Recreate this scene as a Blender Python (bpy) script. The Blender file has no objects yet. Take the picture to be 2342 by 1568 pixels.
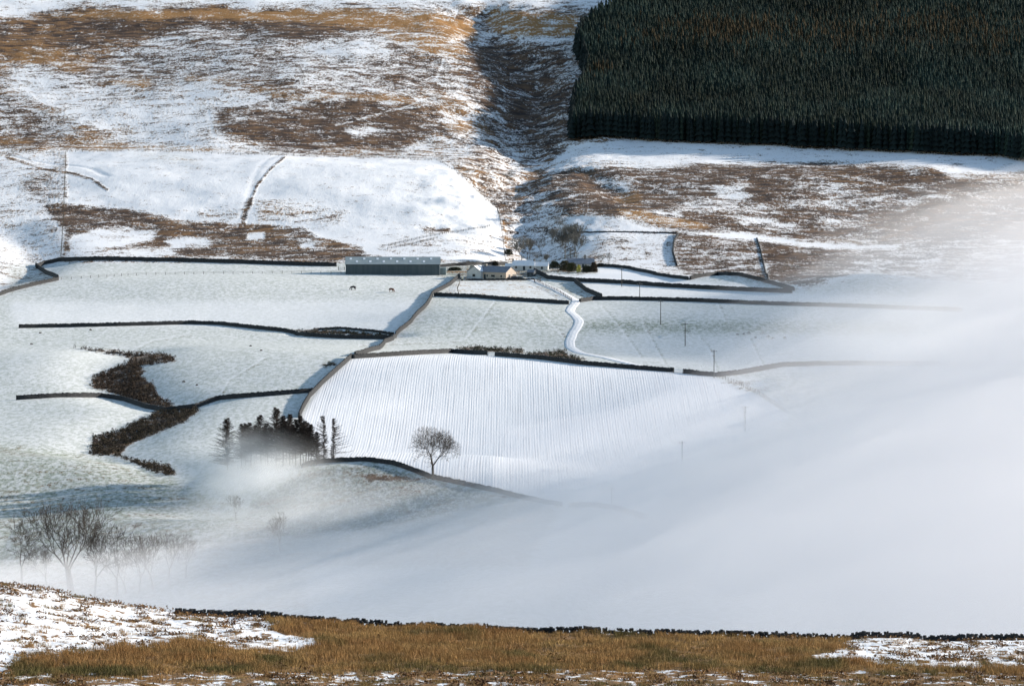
import bpy, math, random
import numpy as np
from mathutils import Vector, Matrix, Euler

# ------------------------------------------------------------------ camera, sky, sun, exposure
scene = bpy.context.scene
F = 11141.0                      # focal length in tracing pixels (tracing frame 2342 x 1568)
CU, CV = 1171.0, 784.0
PITCH = math.atan(CV / F)
cam_d = bpy.data.cameras.new("camera")
cam = bpy.data.objects.new("camera", cam_d)
scene.collection.objects.link(cam)
cam_d.sensor_fit = 'HORIZONTAL'
cam_d.angle = 2 * math.atan(CU / F)
cam_d.clip_start = 1.0
cam_d.clip_end = 12000
cam.location = (0, 0, 0)
cam.rotation_euler = (math.radians(90) - PITCH, 0, 0)
scene.camera = cam

SUN_AZ = math.radians(69)        # clockwise from the view direction (+y)
SUN_EL = math.radians(15)
world = bpy.data.worlds.new("World")
scene.world = world
world.use_nodes = True
wn = world.node_tree
bg = wn.nodes['Background']
sky = wn.nodes.new('ShaderNodeTexSky')
sky.sky_type = 'NISHITA'
sky.sun_disc = False
sky.sun_elevation = SUN_EL
sky.sun_rotation = SUN_AZ
sky.air_density = 1.1
sky.dust_density = 0.2
sky.ozone_density = 1.0
wn.links.new(sky.outputs[0], bg.inputs[0])
bg.inputs[1].default_value = 0.112
sun_d = bpy.data.lights.new("sun", 'SUN')
sun_d.energy = 5.0
sun_d.angle = math.radians(0.6)
sun_d.color = (1.0, 0.92, 0.82)
sun = bpy.data.objects.new("sun", sun_d)
scene.collection.objects.link(sun)
sdir = Vector((math.sin(SUN_AZ) * math.cos(SUN_EL), math.cos(SUN_AZ) * math.cos(SUN_EL), math.sin(SUN_EL)))
sun.rotation_euler = sdir.to_track_quat('Z', 'Y').to_euler()
sun.location = (0, 0, 200)
scene.view_settings.view_transform = 'Standard'
scene.view_settings.look = 'None'
scene.view_settings.exposure = 0.86
scene.view_settings.gamma = 1.0
cy = scene.cycles
cy.max_bounces = 12
cy.diffuse_bounces = 2
cy.glossy_bounces = 1
cy.volume_bounces = 7
cy.transparent_max_bounces = 16
cy.volume_step_rate = 1.0
cy.volume_max_steps = 64
cy.use_denoising = True
cy.denoising_prefilter = 'ACCURATE'

rng = np.random.default_rng(7)
random.seed(7)

# ------------------------------------------------------------------ object helpers
def link(o):
    scene.collection.objects.link(o)
    return o

def tag(o, label=None, cat=None, group=None, kind=None):
    if label: o['label'] = label
    if cat: o['category'] = cat
    if group: o['group'] = group
    if kind: o['kind'] = kind
    return o

def empty(name, loc=(0, 0, 0), rz=0.0, scale=1.0):
    o = bpy.data.objects.new(name, None)
    o.location = loc
    o.rotation_euler = (0, 0, rz)
    o.scale = (scale, scale, scale)
    o.empty_display_size = 0.5
    return link(o)

def np_mesh(name, verts, faces, mat=None, smooth=False):
    """verts (n,3); faces: (m,k) array or list of such arrays (k = 3 or 4)"""
    verts = np.asarray(verts, dtype=np.float32)
    fl = faces if isinstance(faces, list) else [faces]
    fl = [np.asarray(f, dtype=np.int32) for f in fl if len(f)]
    me = bpy.data.meshes.new(name)
    me.vertices.add(len(verts))
    me.vertices.foreach_set('co', verts.ravel())
    idx = np.concatenate([f.ravel() for f in fl])
    tot = np.concatenate([np.full(len(f), f.shape[1], np.int32) for f in fl])
    st = np.concatenate([[0], np.cumsum(tot)[:-1]]).astype(np.int32)
    me.loops.add(len(idx))
    me.loops.foreach_set('vertex_index', idx)
    me.polygons.add(len(tot))
    me.polygons.foreach_set('loop_start', st)
    if smooth:
        me.polygons.foreach_set('use_smooth', np.ones(len(tot), bool))
    me.update(calc_edges=True)
    me.validate()
    if mat: me.materials.append(mat)
    return me

def add_attr(me, name, rgb):
    a = me.color_attributes.new(name, 'FLOAT_COLOR', 'POINT')
    c = np.ones((len(rgb), 4), np.float32)
    c[:, :rgb.shape[1]] = rgb
    a.data.foreach_set('color', c.ravel())

def obj(name, me, parent=None, loc=None, rz=None):
    o = bpy.data.objects.new(name, me)
    if parent is not None: o.parent = parent
    if loc is not None: o.location = loc
    if rz is not None: o.rotation_euler = (0, 0, rz)
    return link(o)

def copy_tree(root):
    r = root.copy(); link(r)
    for ch in list(root.children):
        c = ch.copy(); link(c); c.parent = r
        for g in ch.children:
            d = g.copy(); link(d); d.parent = c
    return r

class MB:
    """collects polygons"""
    def __init__(s): s.v = []; s.f = []
    def poly(s, pts):
        i = len(s.v); s.v += [tuple(p) for p in pts]; s.f.append(list(range(i, i + len(pts)))); return s
    def box(s, x0, x1, y0, y1, z0, z1):
        i = len(s.v)
        s.v += [(x0, y0, z0), (x1, y0, z0), (x1, y1, z0), (x0, y1, z0), (x0, y0, z1), (x1, y0, z1), (x1, y1, z1), (x0, y1, z1)]
        for q in ((0, 3, 2, 1), (4, 5, 6, 7), (0, 1, 5, 4), (1, 2, 6, 5), (2, 3, 7, 6), (3, 0, 4, 7)):
            s.f.append([i + k for k in q])
        return s
    def slab(s, quad, t):
        """quad of 4 points thickened downwards by t"""
        i = len(s.v)
        s.v += [tuple(p) for p in quad] + [(p[0], p[1], p[2] - t) for p in quad]
        for q in ((0, 1, 2, 3), (7, 6, 5, 4), (0, 4, 5, 1), (1, 5, 6, 2), (2, 6, 7, 3), (3, 7, 4, 0)):
            s.f.append([i + k for k in q])
        return s
    def cyl(s, p, q, r0, r1=None, n=8):
        r1 = r0 if r1 is None else r1
        p, q = Vector(p), Vector(q)
        d = (q - p).normalized()
        a = d.orthogonal().normalized(); b = d.cross(a)
        i = len(s.v)
        for c, r in ((p, r0), (q, r1)):
            for k in range(n):
                t = 2 * math.pi * k / n
                s.v.append(tuple(c + (a * math.cos(t) + b * math.sin(t)) * r))
        for k in range(n):
            s.f.append([i + k, i + (k + 1) % n, i + n + (k + 1) % n, i + n + k])
        s.f.append([i + k for k in range(n)][::-1]); s.f.append([i + n + k for k in range(n)])
        return s
    def build(s, name, mat, parent=None, bevel=0):
        me = bpy.data.meshes.new(name)
        me.from_pydata(s.v, [], s.f)
        me.materials.append(mat)
        o = obj(name, me, parent)
        if bevel:
            m = o.modifiers.new('bevel', 'BEVEL'); m.width = bevel; m.segments = 2; m.limit_method = 'ANGLE'
        return o

# ------------------------------------------------------------------ numpy noise
def _h(ix, iy, s):
    n = (ix.astype(np.int64) * 374761393 + iy.astype(np.int64) * 668265263 + s * 1442695041) & 0xFFFFFFFF
    n = ((n ^ (n >> 13)) * 1274126177) & 0xFFFFFFFF
    n = n ^ (n >> 16)
    return (n & 0xFFFF) / 65535.0

def vnoise(x, y, s=0):
    ix, iy = np.floor(x), np.floor(y)
    fx, fy = x - ix, y - iy
    fx = fx * fx * (3 - 2 * fx); fy = fy * fy * (3 - 2 * fy)
    a, b = _h(ix, iy, s), _h(ix + 1, iy, s)
    c, d = _h(ix, iy + 1, s), _h(ix + 1, iy + 1, s)
    return (a * (1 - fx) + b * fx) * (1 - fy) + (c * (1 - fx) + d * fx) * fy

def fbm(x, y, s=0, o=3):
    t = 0; a = 1; n = 0
    for k in range(o):
        t = t + a * (vnoise(x * 2 ** k + 17.3 * k, y * 2 ** k - 9.1 * k, s + k) - 0.5); n += a; a *= 0.5
    return t / n * 2      # about -1..1

# ------------------------------------------------------------------ terrain height
PY = np.array([300, 380, 450, 600, 800, 900, 1000, 1150, 1300, 1450, 1600, 1750, 1900, 2000, 2060, 2150, 2300, 2450, 2600, 2750, 2900, 3050, 3300, 3700.])
PV = np.array([0, 0, 0, 0, 0, 0, 1342, 1220, 1098, 984, 862, 764, 675, 622, 586, 520, 423, 325, 211, 98, 0, -65, -150, -230.])
PZ = -PY * PV / F
PZ[:6] = [-62, -86, -98, -108, -115, -118.5]
_yy = np.arange(250, 3750, 5.0)
_zz = np.interp(_yy, PY, PZ)
_k = np.exp(-0.5 * (np.arange(-20, 21) * 5 / 32.0) ** 2); _k /= _k.sum()
_zz = np.convolve(np.pad(_zz, 20, mode='edge'), _k, mode='valid')

def H0(x, y):
    return np.interp(y, _yy, _zz) + 0 * x

def ray(u, v):
    cp, sp = math.cos(PITCH), math.sin(PITCH)
    a, b, c = (u - CU), F, -(v - CV)
    return np.array([a, b * cp + c * sp, -b * sp + c * cp])

def cast(u, v, Hf, y0=320.0, y1=3600.0):
    d = ray(u, v); d = d / d[1]
    ys = np.arange(y0, y1, 3.0)
    zs = d[2] * ys
    hs = Hf(d[0] * ys, ys)
    below = np.nonzero(zs < hs)[0]
    if len(below) == 0:
        k = len(ys) - 1
        return np.array([d[0] * ys[k], ys[k], float(hs[k])])
    k = max(below[0], 1)
    a, b = (zs - hs)[k - 1], (zs - hs)[k]
    t = a / (a - b) if a != b else 0
    y = ys[k - 1] + t * 3.0
    return np.array([d[0] * y, y, float(Hf(np.array([d[0] * y]), np.array([y]))[0])])

def P0(u, v): return cast(u, v, H0)

def dist_poly(X, Y, pts):
    best = np.full(X.shape, 1e9)
    for (a, b) in zip(pts[:-1], pts[1:]):
        ax, ay, bx, by = a[0], a[1], b[0], b[1]
        dx, dy = bx - ax, by - ay
        L = dx * dx + dy * dy + 1e-9
        t = np.clip(((X - ax) * dx + (Y - ay) * dy) / L, 0, 1)
        best = np.minimum(best, np.hypot(X - ax - t * dx, Y - ay - t * dy))
    return best

# fan of vertices: denser near, edges of the fan well outside the frame
NS, NR = 1150, 1000
S = np.linspace(-0.175, 0.175, NS)
_w = np.array([320, 600, 900, 1000, 1300, 1700, 2000, 2200, 2600, 2950, 3600.])
_d = np.array([0.04, 0.05, 0.25, 0.5, 0.62, 0.55, 0.7, 0.62, 0.42, 0.28, 0.06])   # rows per metre
_yd = np.arange(320, 3600, 1.0)
_cd = np.cumsum(np.interp(_yd, _w, _d)); _cd /= _cd[-1]
YR = np.interp(np.linspace(_cd[0], 1, NR), _cd, _yd)
SS, YY = np.meshgrid(S, YR)
XX = SS * YY
ZZ = H0(XX, YY)

BUMPS = [  # u, v, rx, ry, amplitude
    (1250, 900, 75, 66, 8.5), (850, 1110, 40, 36, 8.5), (130, 1140, 60, 62, 11.0),
    (1450, 632, 22, 10, 0.9), (1690, 648, 17, 12, 2.4), (1990, 668, 26, 30, 6.0),
    (120, 850, 38, 45, 4.0), (600, 840, 40, 50, 4.0), (480, 660, 60, 40, 3.6), (1110, 735, 28, 34, 2.6), (1750, 735, 60, 40, 3.5),
    (400, 420, 70, 70, 5.0), (900, 430, 60, 70, 6.0), (700, 190, 90, 90, 7.0), (250, 150, 80, 90, -5.0),
    (1700, 420, 80, 60, 3.0), (1430, 500, 32, 30, 3.0), (1650, 575, 40, 30, 2.0), (1250, 200, 60, 120, -6.0),
    (2050, 500, 50, 60, -3.0), (940, 1105, 13, 14, -1.6), (450, 1120, 34, 45, -3.5), (1110, 740, 30, 30, 0.8),
    (580, 985, 34, 40, 3.0),
]
for (u, v, rx, ry, a) in BUMPS:
    c = P0(u, v)
    ZZ += a * np.exp(-0.5 * (((XX - c[0]) / rx) ** 2 + ((YY - c[1]) / ry) ** 2))
GUL = [  # line, width, depth
    ([(1085, 20), (1110, 60), (1170, 110), (1220, 180), (1190, 260), (1210, 340), (1205, 390), (1160, 440), (1180, 500), (1215, 560), (1200, 590)], 13, 7.0),
    ([(300, 815), (250, 870), (290, 915), (385, 945), (300, 985), (235, 1035), (330, 1062), (400, 1090), (480, 1150)], 11, 3.0),
    ([(5, 520), (60, 560), (95, 600), (20, 640), (-60, 660)], 10, 3.0),
    ([(20, 360), (60, 372), (150, 392), (210, 407), (245, 430)], 1.4, .35),
    ([(557, 510), (572, 460), (588, 425), (615, 390), (652, 358)], 1.2, .16),
    ([(1340, 395), (1355, 415), (1405, 445), (1410, 470)], 5, 1.8),
    ([(700, 760), (800, 762), (900, 770)], 5, 1.2),
    ([(1000, 525), (1050, 530)], 5, 1.5),
]
for (pl, w, d) in GUL:
    pts = [P0(*p) for p in pl]
    D = dist_poly(XX, YY, pts)
    ZZ -= d * np.exp(-0.5 * (D / w) ** 2)
_w = np.clip((YY - 860) / 120, 0, 1) * np.clip((1350 - YY) / 110, 0, 1); _w = _w * _w * (3 - 2 * _w)
ZZ += .12 * np.clip(XX + 5, -120, 0) * _w
hill = np.clip((YY - 2040) / 120, 0, 1)
ZZ += hill * (2.6 * fbm(XX / 70, YY / 95, 3, 3) + 0.30 * fbm(XX / 17, YY / 34, 9, 3) + 0.11 * fbm(XX / 5, YY / 11, 19, 3))
ZZ += (1 - hill) * (1.1 * fbm(XX / 110, YY / 150, 5, 2) + 0.12 * fbm(XX / 14, YY / 24, 8, 2))
_g = np.exp(-0.5 * (dist_poly(XX, YY, [P0(*p) for p in GUL[0][0]]) / 26.0) ** 2)
ZZ += _g * hill * (2.6 * fbm(XX / 14, YY / 24, 141, 4))
ZZ = ZZ.astype(np.float64)

def Hf(x, y):
    x = np.asarray(x, float); y = np.asarray(y, float)
    r = np.interp(y, YR, np.arange(NR)); c = np.clip((x / y - S[0]) / (S[1] - S[0]), 0, NS - 1.001)
    r = np.clip(r, 0, NR - 1.001)
    i, j = r.astype(int), c.astype(int); fr, fc = r - i, c - j
    return (ZZ[i, j] * (1 - fc) + ZZ[i, j + 1] * fc) * (1 - fr) + (ZZ[i + 1, j] * (1 - fc) + ZZ[i + 1, j + 1] * fc) * fr

def P(u, v): return cast(u, v, Hf)
def hz(x, y): return float(Hf(np.array([x]), np.array([y]))[0])
def upx(p):  # tracing pixels per metre at a point
    return F / p[1]

# ------------------------------------------------------------------ ground cover, traced and draped on the ground
RW, RH, RM = 1301, 900, 60          # raster in half tracing pixels with a margin
def raster(): return np.zeros((RH, RW), np.float32)
gx, gy = np.meshgrid(np.arange(RW), np.arange(RH))
def pip(poly):
    pts = [((p[0]) / 2 + RM, (p[1]) / 2 + RM) for p in poly]
    m = np.zeros((RH, RW), bool)
    xs = [p[0] for p in pts]; ys = [p[1] for p in pts]
    x0, x1 = max(0, int(min(xs))), min(RW, int(max(xs)) + 2)
    y0, y1 = max(0, int(min(ys))), min(RH, int(max(ys)) + 2)
    if x1 <= x0 or y1 <= y0: return m
    X, Y = gx[y0:y1, x0:x1] + .01, gy[y0:y1, x0:x1] + .013
    r = np.zeros(X.shape, bool)
    for (ax, ay), (bx, by) in zip(pts, pts[1:] + pts[:1]):
        if ay == by: continue
        c = ((ay > Y) != (by > Y)) & (X < (bx - ax) * (Y - ay) / (by - ay) + ax)
        r ^= c
    m[y0:y1, x0:x1] = r
    return m
def blur(a, r):
    for ax in (0, 1):
        for _ in range(2):
            k = 2 * r + 1
            p = np.pad(a, [(r + 1, r) if i == ax else (0, 0) for i in (0, 1)], mode='edge')
            c = np.cumsum(p, axis=ax, dtype=np.float64)
            a = ((c[k:, :] - c[:-k, :]) if ax == 0 else (c[:, k:] - c[:, :-k])) / k
    return a.astype(np.float32)
def paint(L, poly, val, soft=2):
    m = blur(pip(poly).astype(np.float32), soft) if soft else pip(poly).astype(np.float32)
    for ch, vv in zip(('H', 'O', 'G'), val):
        if vv is not None: L[ch] = L[ch] * (1 - m) + vv * m
def line_mask(pl, w):
    D = dist_poly(gx.astype(float), gy.astype(float), [((p[0]) / 2 + RM, (p[1]) / 2 + RM) for p in pl])
    return np.clip(1.2 - D / (w / 2), 0, 1).astype(np.float32)

L = {c: raster() for c in 'HOG'}
HL = 603
L['H'][:HL // 2 + RM] = 0.58
L['O'][:HL // 2 + RM] = 0.42
L['G'][HL // 2 + RM:] = 0.6
A = paint
A(L, [(-120, 22), (450, 24), (830, 40), (850, 80), (700, 95), (600, 72), (450, 66), (330, 92), (200, 120), (100, 120), (-120, 150)], (.95, .42, 0), 6)
A(L, [(-120, -120), (180, -120), (195, 8), (120, 28), (-120, 60)], (.12, .3, 0), 4)
A(L, [(200, -120), (1400, -120), (1400, 14), (200, 14)], (.15, .3, 0), 5)
A(L, [(120, 34), (300, 26), (700, 26), (1000, 30), (1085, 58), (1050, 92), (960, 78), (860, 64), (700, 50), (450, 44), (250, 48)], (.85, .92, 0), 3)
A(L, [(960, 70), (1085, 85), (1100, 130), (1030, 120), (900, 100), (820, 78)], (.62, .75, 0), 4)
A(L, [(1120, 28), (1200, 34), (1320, 40), (1312, 86), (1180, 92), (1110, 60)], (.75, .85, 0), 3)
A(L, [(1190, 88), (1310, 88), (1310, 104), (1180, 105)], (.1, .2, 0), 2)
A(L, [(480, 70), (700, 95), (860, 90), (900, 130), (840, 190), (600, 170), (380, 165), (300, 110), (400, 80)], (.56, .12, 0), 8)
A(L, [(700, 100), (880, 100), (900, 130), (760, 140)], (.2, .1, 0), 5)
A(L, [(60, 108), (150, 118), (130, 142), (90, 150), (30, 140)], (.85, .6, 0), 2)
A(L, [(130, 145), (200, 147), (190, 172), (120, 168)], (.75, .7, 0), 3)
A(L, [(150, 184), (350, 176), (345, 190), (320, 212), (240, 207), (160, 197)], (.68, .85, 0), 3)
A(L, [(420, 170), (540, 180), (520, 197), (420, 187)], (.6, .85, 0), 3)
A(L, [(530, 213), (700, 205), (850, 205), (960, 232), (820, 240), (700, 232)], (.62, .75, 0), 4)
A(L, [(20, 160), (130, 165), (330, 210), (480, 195), (640, 235), (600, 250), (500, 250), (480, 300), (560, 345), (300, 335), (160, 280), (60, 210)], (.30, .3, 0), 5)
A(L, [(500, 256), (560, 248), (640, 262), (760, 225), (900, 245), (1010, 250), (1030, 300), (1020, 350), (900, 345), (760, 335), (690, 350), (600, 335), (520, 300)], (.88, .30, 0), 3)
A(L, [(510, 270), (560, 262), (570, 285), (530, 290)], (.5, .1, 0), 3)
A(L, [(780, 295), (840, 290), (900, 300), (820, 312)], (.12, .2, 0), 3)
A(L, [(20, 245), (110, 270), (115, 290), (30, 300)], (.58, .1, 0), 4)
A(L, [(10, 315), (92, 313), (80, 333), (10, 335)], (.85, .6, 0), 2)
A(L, [(210, 325), (450, 330), (600, 350), (600, 357), (420, 348), (220, 340)], (.5, .5, 0), 2)
A(L, [(905, 150), (960, 145), (1000, 200), (940, 210)], (.6, .2, 0), 3)
A(L, [(1015, 275), (1150, 285), (1150, 308), (1030, 308)], (.7, .65, 0), 3)
A(L, [(1000, 300), (1060, 340), (1100, 400), (1090, 430), (1040, 385), (990, 362), (900, 352)], (.5, .6, 0), 3)
A(L, [(1060, 100), (1300, 100), (1310, 330), (1230, 350), (1120, 300), (1080, 200)], (.82, .12, 0), 6)
F1 = [(153, 347), (350, 344), (660, 355), (1000, 366), (1040, 385), (1100, 445), (1140, 478), (1152, 560), (1158, 600), (1010, 590), (880, 585), (840, 580), (815, 562), (740, 545), (690, 520), (650, 515), (560, 515), (480, 508), (340, 500), (330, 486), (250, 476), (150, 466)]
A(L, F1, (.04, .2, 0), 1)
A(L, [(280, 350), (420, 352), (470, 380), (340, 362)], (.14, .6, .3), 4)
A(L, [(440, 482), (520, 472), (570, 490), (520, 508), (460, 502)], (.30, .4, 0), 4)
A(L, [(590, 458), (700, 465), (800, 482), (775, 508), (700, 512), (590, 505)], (.44, .4, 0), 4)
A(L, [(880, 540), (1000, 535), (1140, 535), (1150, 595), (1000, 590), (880, 580)], (.22, .3, 0), 5)
A(L, [(960, 518), (1030, 522), (1025, 534), (970, 532)], (.8, .1, 0), 1)
A(L, [(-100, 350), (150, 350), (150, 600), (-100, 620)], (.26, .4, 0), 3)
A(L, [(35, 400), (125, 395), (145, 450), (60, 452)], (.48, .4, 0), 4)
A(L, [(100, 465), (330, 483), (400, 508), (560, 514), (690, 522), (740, 548), (830, 566), (832, 588), (700, 592), (400, 585), (380, 560), (260, 570), (150, 587), (150, 520), (110, 490)], (.84, .28, 0), 2)
A(L, [(180, 535), (230, 524), (365, 530), (350, 550), (230, 573), (160, 575), (155, 545)], (.06, .3, 0), 2)
A(L, [(375, 548), (470, 542), (485, 562), (400, 568)], (.04, .3, 0), 2)
A(L, [(563, 533), (605, 531), (605, 547), (563, 547)], (.0, .3, 0), 1)
A(L, [(690, 560), (720, 560), (715, 568), (685, 567)], (.0, .3, 0), 1)
A(L, [(150, 578), (390, 567), (400, 580), (260, 590), (150, 592)], (.15, .4, 0), 2)
A(L, [(1300, 330), (1420, 316), (1700, 332), (2500, 372), (2500, 400), (2150, 390), (1900, 380), (1650, 376), (1450, 382), (1300, 386), (1240, 398)], (.07, .3, 0), 2)
A(L, [(1660, 345), (1700, 350), (1700, 360), (1640, 358)], (.2, .1, 0), 3)
A(L, [(1210, 397), (1300, 390), (1500, 386), (1640, 378), (1900, 378), (2130, 386), (2180, 410), (2500, 420), (2500, 560), (2100, 545), (1900, 545), (1700, 532), (1560, 522), (1400, 503), (1300, 500), (1230, 430)], (.86, .20, 0), 3)
A(L, [(1640, 422), (1700, 428), (1720, 445), (1700, 460), (1640, 448)], (.30, .3, 0), 3)
A(L, [(1540, 468), (1640, 462), (1750, 467), (2000, 456), (2180, 440), (2190, 455), (1990, 468), (1750, 480), (1560, 478)], (.30, .3, 0), 4)
A(L, [(1690, 498), (1760, 497), (1800, 512), (1860, 522), (1800, 527), (1700, 512)], (.30, .3, 0), 4)
A(L, [(1850, 500), (1920, 500), (2000, 512), (1900, 518)], (.30, .3, 0), 4)
A(L, [(1240, 378), (1330, 362), (1500, 375), (1500, 382), (1340, 374), (1250, 392)], (.4, .4, 0), 3)
A(L, [(1830, 430), (1900, 424), (1980, 440), (1900, 446)], (.30, .2, 0), 4)
A(L, [(1355, 408), (1420, 410), (1460, 425), (1440, 432), (1380, 425)], (.2, .3, 0), 3)
A(L, [(1410, 437), (1480, 430), (1482, 478), (1440, 480), (1400, 470)], (.80, .65, 0), 4)
A(L, [(1400, 480), (1490, 482), (1500, 495), (1600, 505), (1640, 520), (1600, 528), (1500, 518), (1440, 503)], (.66, .9, 0), 2)
A(L, [(1500, 484), (1560, 482), (1570, 497), (1510, 497)], (.12, .3, 0), 2)
A(L, [(1225, 388), (1285, 392), (1330, 425), (1290, 450), (1235, 420)], (.8, .25, 0), 2)
A(L, [(1280, 500), (1400, 498), (1470, 512), (1550, 533), (1400, 545), (1340, 590), (1310, 580), (1320, 540)], (.10, .4, 0), 2)
A(L, [(1360, 540), (1540, 537), (1545, 612), (1600, 634), (1480, 622), (1370, 598), (1350, 570)], (.34, .35, 0), 3)
A(L, [(1550, 535), (1730, 546), (1755, 640), (1650, 624), (1580, 636), (1545, 608), (1541, 575)], (.66, .15, 0), 2)
A(L, [(1738, 545), (1850, 552), (1950, 580), (1960, 610), (1850, 660), (1760, 640)], (.88, .22, 0), 3)
A(L, [(1850, 655), (1990, 622), (2100, 640), (2500, 660), (2500, 560), (2000, 560), (1960, 600)], (.62, .2, 0), 4)
A(L, [(1556, 530), (1680, 531), (1760, 545), (1900, 556), (2060, 562), (2060, 570), (1880, 568), (1740, 552), (1600, 537)], (.02, .1, 0), 1)
A(L, [(1165, 480), (1240, 480), (1330, 590), (1280, 605), (1180, 600)], (.42, .2, 0), 4)
A(L, [(1165, 578), (1250, 590), (1290, 603), (1170, 603)], (.35, .7, 0), 3)
A(L, [(-100, 600), (75, 612), (130, 640), (20, 668), (-100, 690)], (.35, .4, .1), 2)
for pl, w, val in [
    ([(640, 130), (720, 120), (830, 140)], 3, .1), ([(90, 60), (250, 90), (420, 110)], 3, .2), ([(1330, 470), (1380, 455), (1430, 470)], 3, .1), ([(1900, 400), (2050, 425), (2150, 430)], 3, .1),
    ([(1420, 400), (1500, 430), (1560, 445)], 6, .1), ([(760, 285), (860, 262), (960, 235), (1060, 215)], 5, .05), ([(480, 240), (480, 310), (610, 352)], 9, .02),
    ([(30, 175), (110, 235), (230, 290), (430, 325)], 5, .05), ([(560, 170), (800, 190), (900, 215)], 5, .12), ([(1010, 130), (1000, 180), (1060, 225), (1150, 280)], 9, .10),
    ([(1240, 470), (1300, 448), (1400, 440)], 6, .08), ([(1160, 470), (1130, 400), (1090, 330)], 7, .2), ([(300, 10), (370, 30)], 8, .05), ([(1900, 460), (2020, 448), (2060, 440)], 5, .05),
    ([(560, 515), (553, 500)], 9, .8), ([(1540, 530), (1690, 535)], 3, .9), ([(1320, 531), (1550, 532)], 2, .9)]:
    m = line_mask(pl, w * .5) * .5; L['H'] = L['H'] * (1 - m) + val * m
for pl, w in [([(553, 512), (560, 490), (572, 460)], 9), ([(572, 460), (588, 425), (615, 390), (652, 358)], 3.5), ([(20, 362), (60, 374), (150, 394), (210, 409), (245, 434)], 4)]:
    m = line_mask(pl, w); L['H'] = np.maximum(L['H'], .8 * m)
# fields
def G(poly, g, h=None, o=None, soft=3): A(L, poly, (h, o, g), soft)
G([(1255, 618), (1360, 612), (1440, 612), (1575, 640), (1810, 665), (1500, 655), (1255, 636)], .04)
G([(1310, 645), (1500, 655), (1800, 668), (2300, 690), (1800, 692), (1370, 680)], .22)
G([(1040, 642), (1230, 642), (1300, 688), (1160, 682), (1020, 672)], .35, .12, .8)
G([(1262, 604), (1368, 604), (1366, 625), (1290, 628), (1240, 622)], .9, .55, .4, 1)
G([(1235, 648), (1310, 650), (1350, 676), (1320, 684), (1270, 660)], .8, .2, .4)
G([(1000, 605), (1250, 600), (1250, 640), (1040, 640), (1000, 625)], 1.0, .42, .5)
G([(1330, 695), (2300, 705), (2300, 735), (1330, 733)], .50)
G([(1330, 733), (2100, 738), (2100, 765), (1330, 760)], .95)
G([(1330, 765), (2100, 770), (2100, 840), (1640, 855), (1420, 825)], .42)
G([(940, 735), (985, 682), (1160, 688), (1300, 696), (1300, 790), (1270, 800), (940, 800), (900, 780)], .68)
G([(20, 608), (770, 608), (1010, 640), (960, 680), (20, 690)], .58)
G([(20, 690), (960, 685), (900, 765), (600, 748), (30, 744)], .30)
G([(20, 752), (620, 755), (900, 778), (800, 818), (720, 890), (500, 905), (400, 930), (300, 905), (200, 900), (20, 900)], .62)
G([(20, 800), (250, 800), (300, 830), (220, 880), (20, 880)], .55)
G([(20, 915), (300, 925), (360, 940), (200, 1010), (20, 1000)], .6)
G([(-100, 1000), (200, 1040), (350, 1078), (540, 1160), (700, 1250), (700, 1400), (-100, 1400)], .95, .08)  # lower left slope: cover darkened, part of its shade is in the colour
G([(690, 1070), (860, 1055), (1000, 1098), (1290, 1158), (1200, 1300), (560, 1300), (560, 1150)], 1.0, .16)  # knoll front: cover darkened so the colour carries its shade
for pl in [[(820, 790), (1060, 780), (1130, 690)], [(500, 905), (520, 870), (600, 820)], [(1375, 700), (1420, 750), (1465, 815)], [(1600, 770), (1625, 800), (1640, 850)], [(1715, 775), (1745, 835)],
           [(300, 800), (345, 780), (430, 765)], [(1225, 700), (1290, 770)], [(1640, 690), (1660, 735)], [(1470, 740), (1520, 830)]]:
    m = line_mask(pl, 3); L['G'] = L['G'] * (1 - .55 * m)
    q = [(a + 5, b + 1) for a, b in pl]; m = line_mask(q, 3) * .6; L['G'] = L['G'] * (1 - m) + m; L['H'] = np.maximum(L['H'], .22 * m)
PLOW = [(806, 818), (965, 810), (1106, 811), (1342, 834), (1542, 850), (1635, 860), (1740, 905), (1812, 950), (1780, 985), (1600, 1060), (1475, 1180), (1285, 1152), (1100, 1108), (1000, 1088), (860, 1048), (700, 1050), (690, 950), (735, 880)]
G(PLOW, .0, 0.0, .3, 1)
plow = blur(pip(PLOW).astype(np.float32), 1)
G([(1640, 862), (1740, 862), (1760, 890), (1700, 890)], .3, .3, .3)
scr = blur(pip([(818, 1085), (860, 1082), (960, 1090), (985, 1098), (930, 1102), (840, 1098)]).astype(np.float32), 1)
L['H'] = np.maximum(L['H'], scr * .75)
# scrub on the ground under the bushes
SCRUB = {
 'upper': [(160, 795), (230, 800), (300, 808), (360, 806), (402, 818), (395, 826), (320, 838), (330, 850), (318, 862), (350, 880), (360, 905), (400, 930), (380, 934), (300, 914), (240, 892), (207, 884), (212, 862), (240, 848), (290, 832), (300, 822), (270, 812), (200, 802)],
 'lower': [(360, 942), (440, 934), (456, 938), (420, 965), (330, 1000), (290, 1020), (270, 1044), (205, 1038), (210, 1000), (270, 985), (330, 955)],
 'stream': [(270, 1044), (330, 1055), (390, 1068), (398, 1088), (350, 1078)],
 'trackside': [(1030, 792), (1100, 794), (1200, 798), (1195, 808), (1290, 800), (1300, 812), (1350, 824), (1300, 824), (1200, 810), (1060, 800)],
 'bank': [(640, 752), (700, 756), (760, 754), (900, 766), (898, 771), (720, 765)],
 'corner': [(735, 835), (770, 826), (765, 834), (740, 841)],
}
for k, poly in SCRUB.items():
    m = blur(pip(poly).astype(np.float32), 1)
    L['H'] = np.maximum(L['H'], m * .9); L['O'] = np.maximum(L['O'], m * .35)

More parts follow.
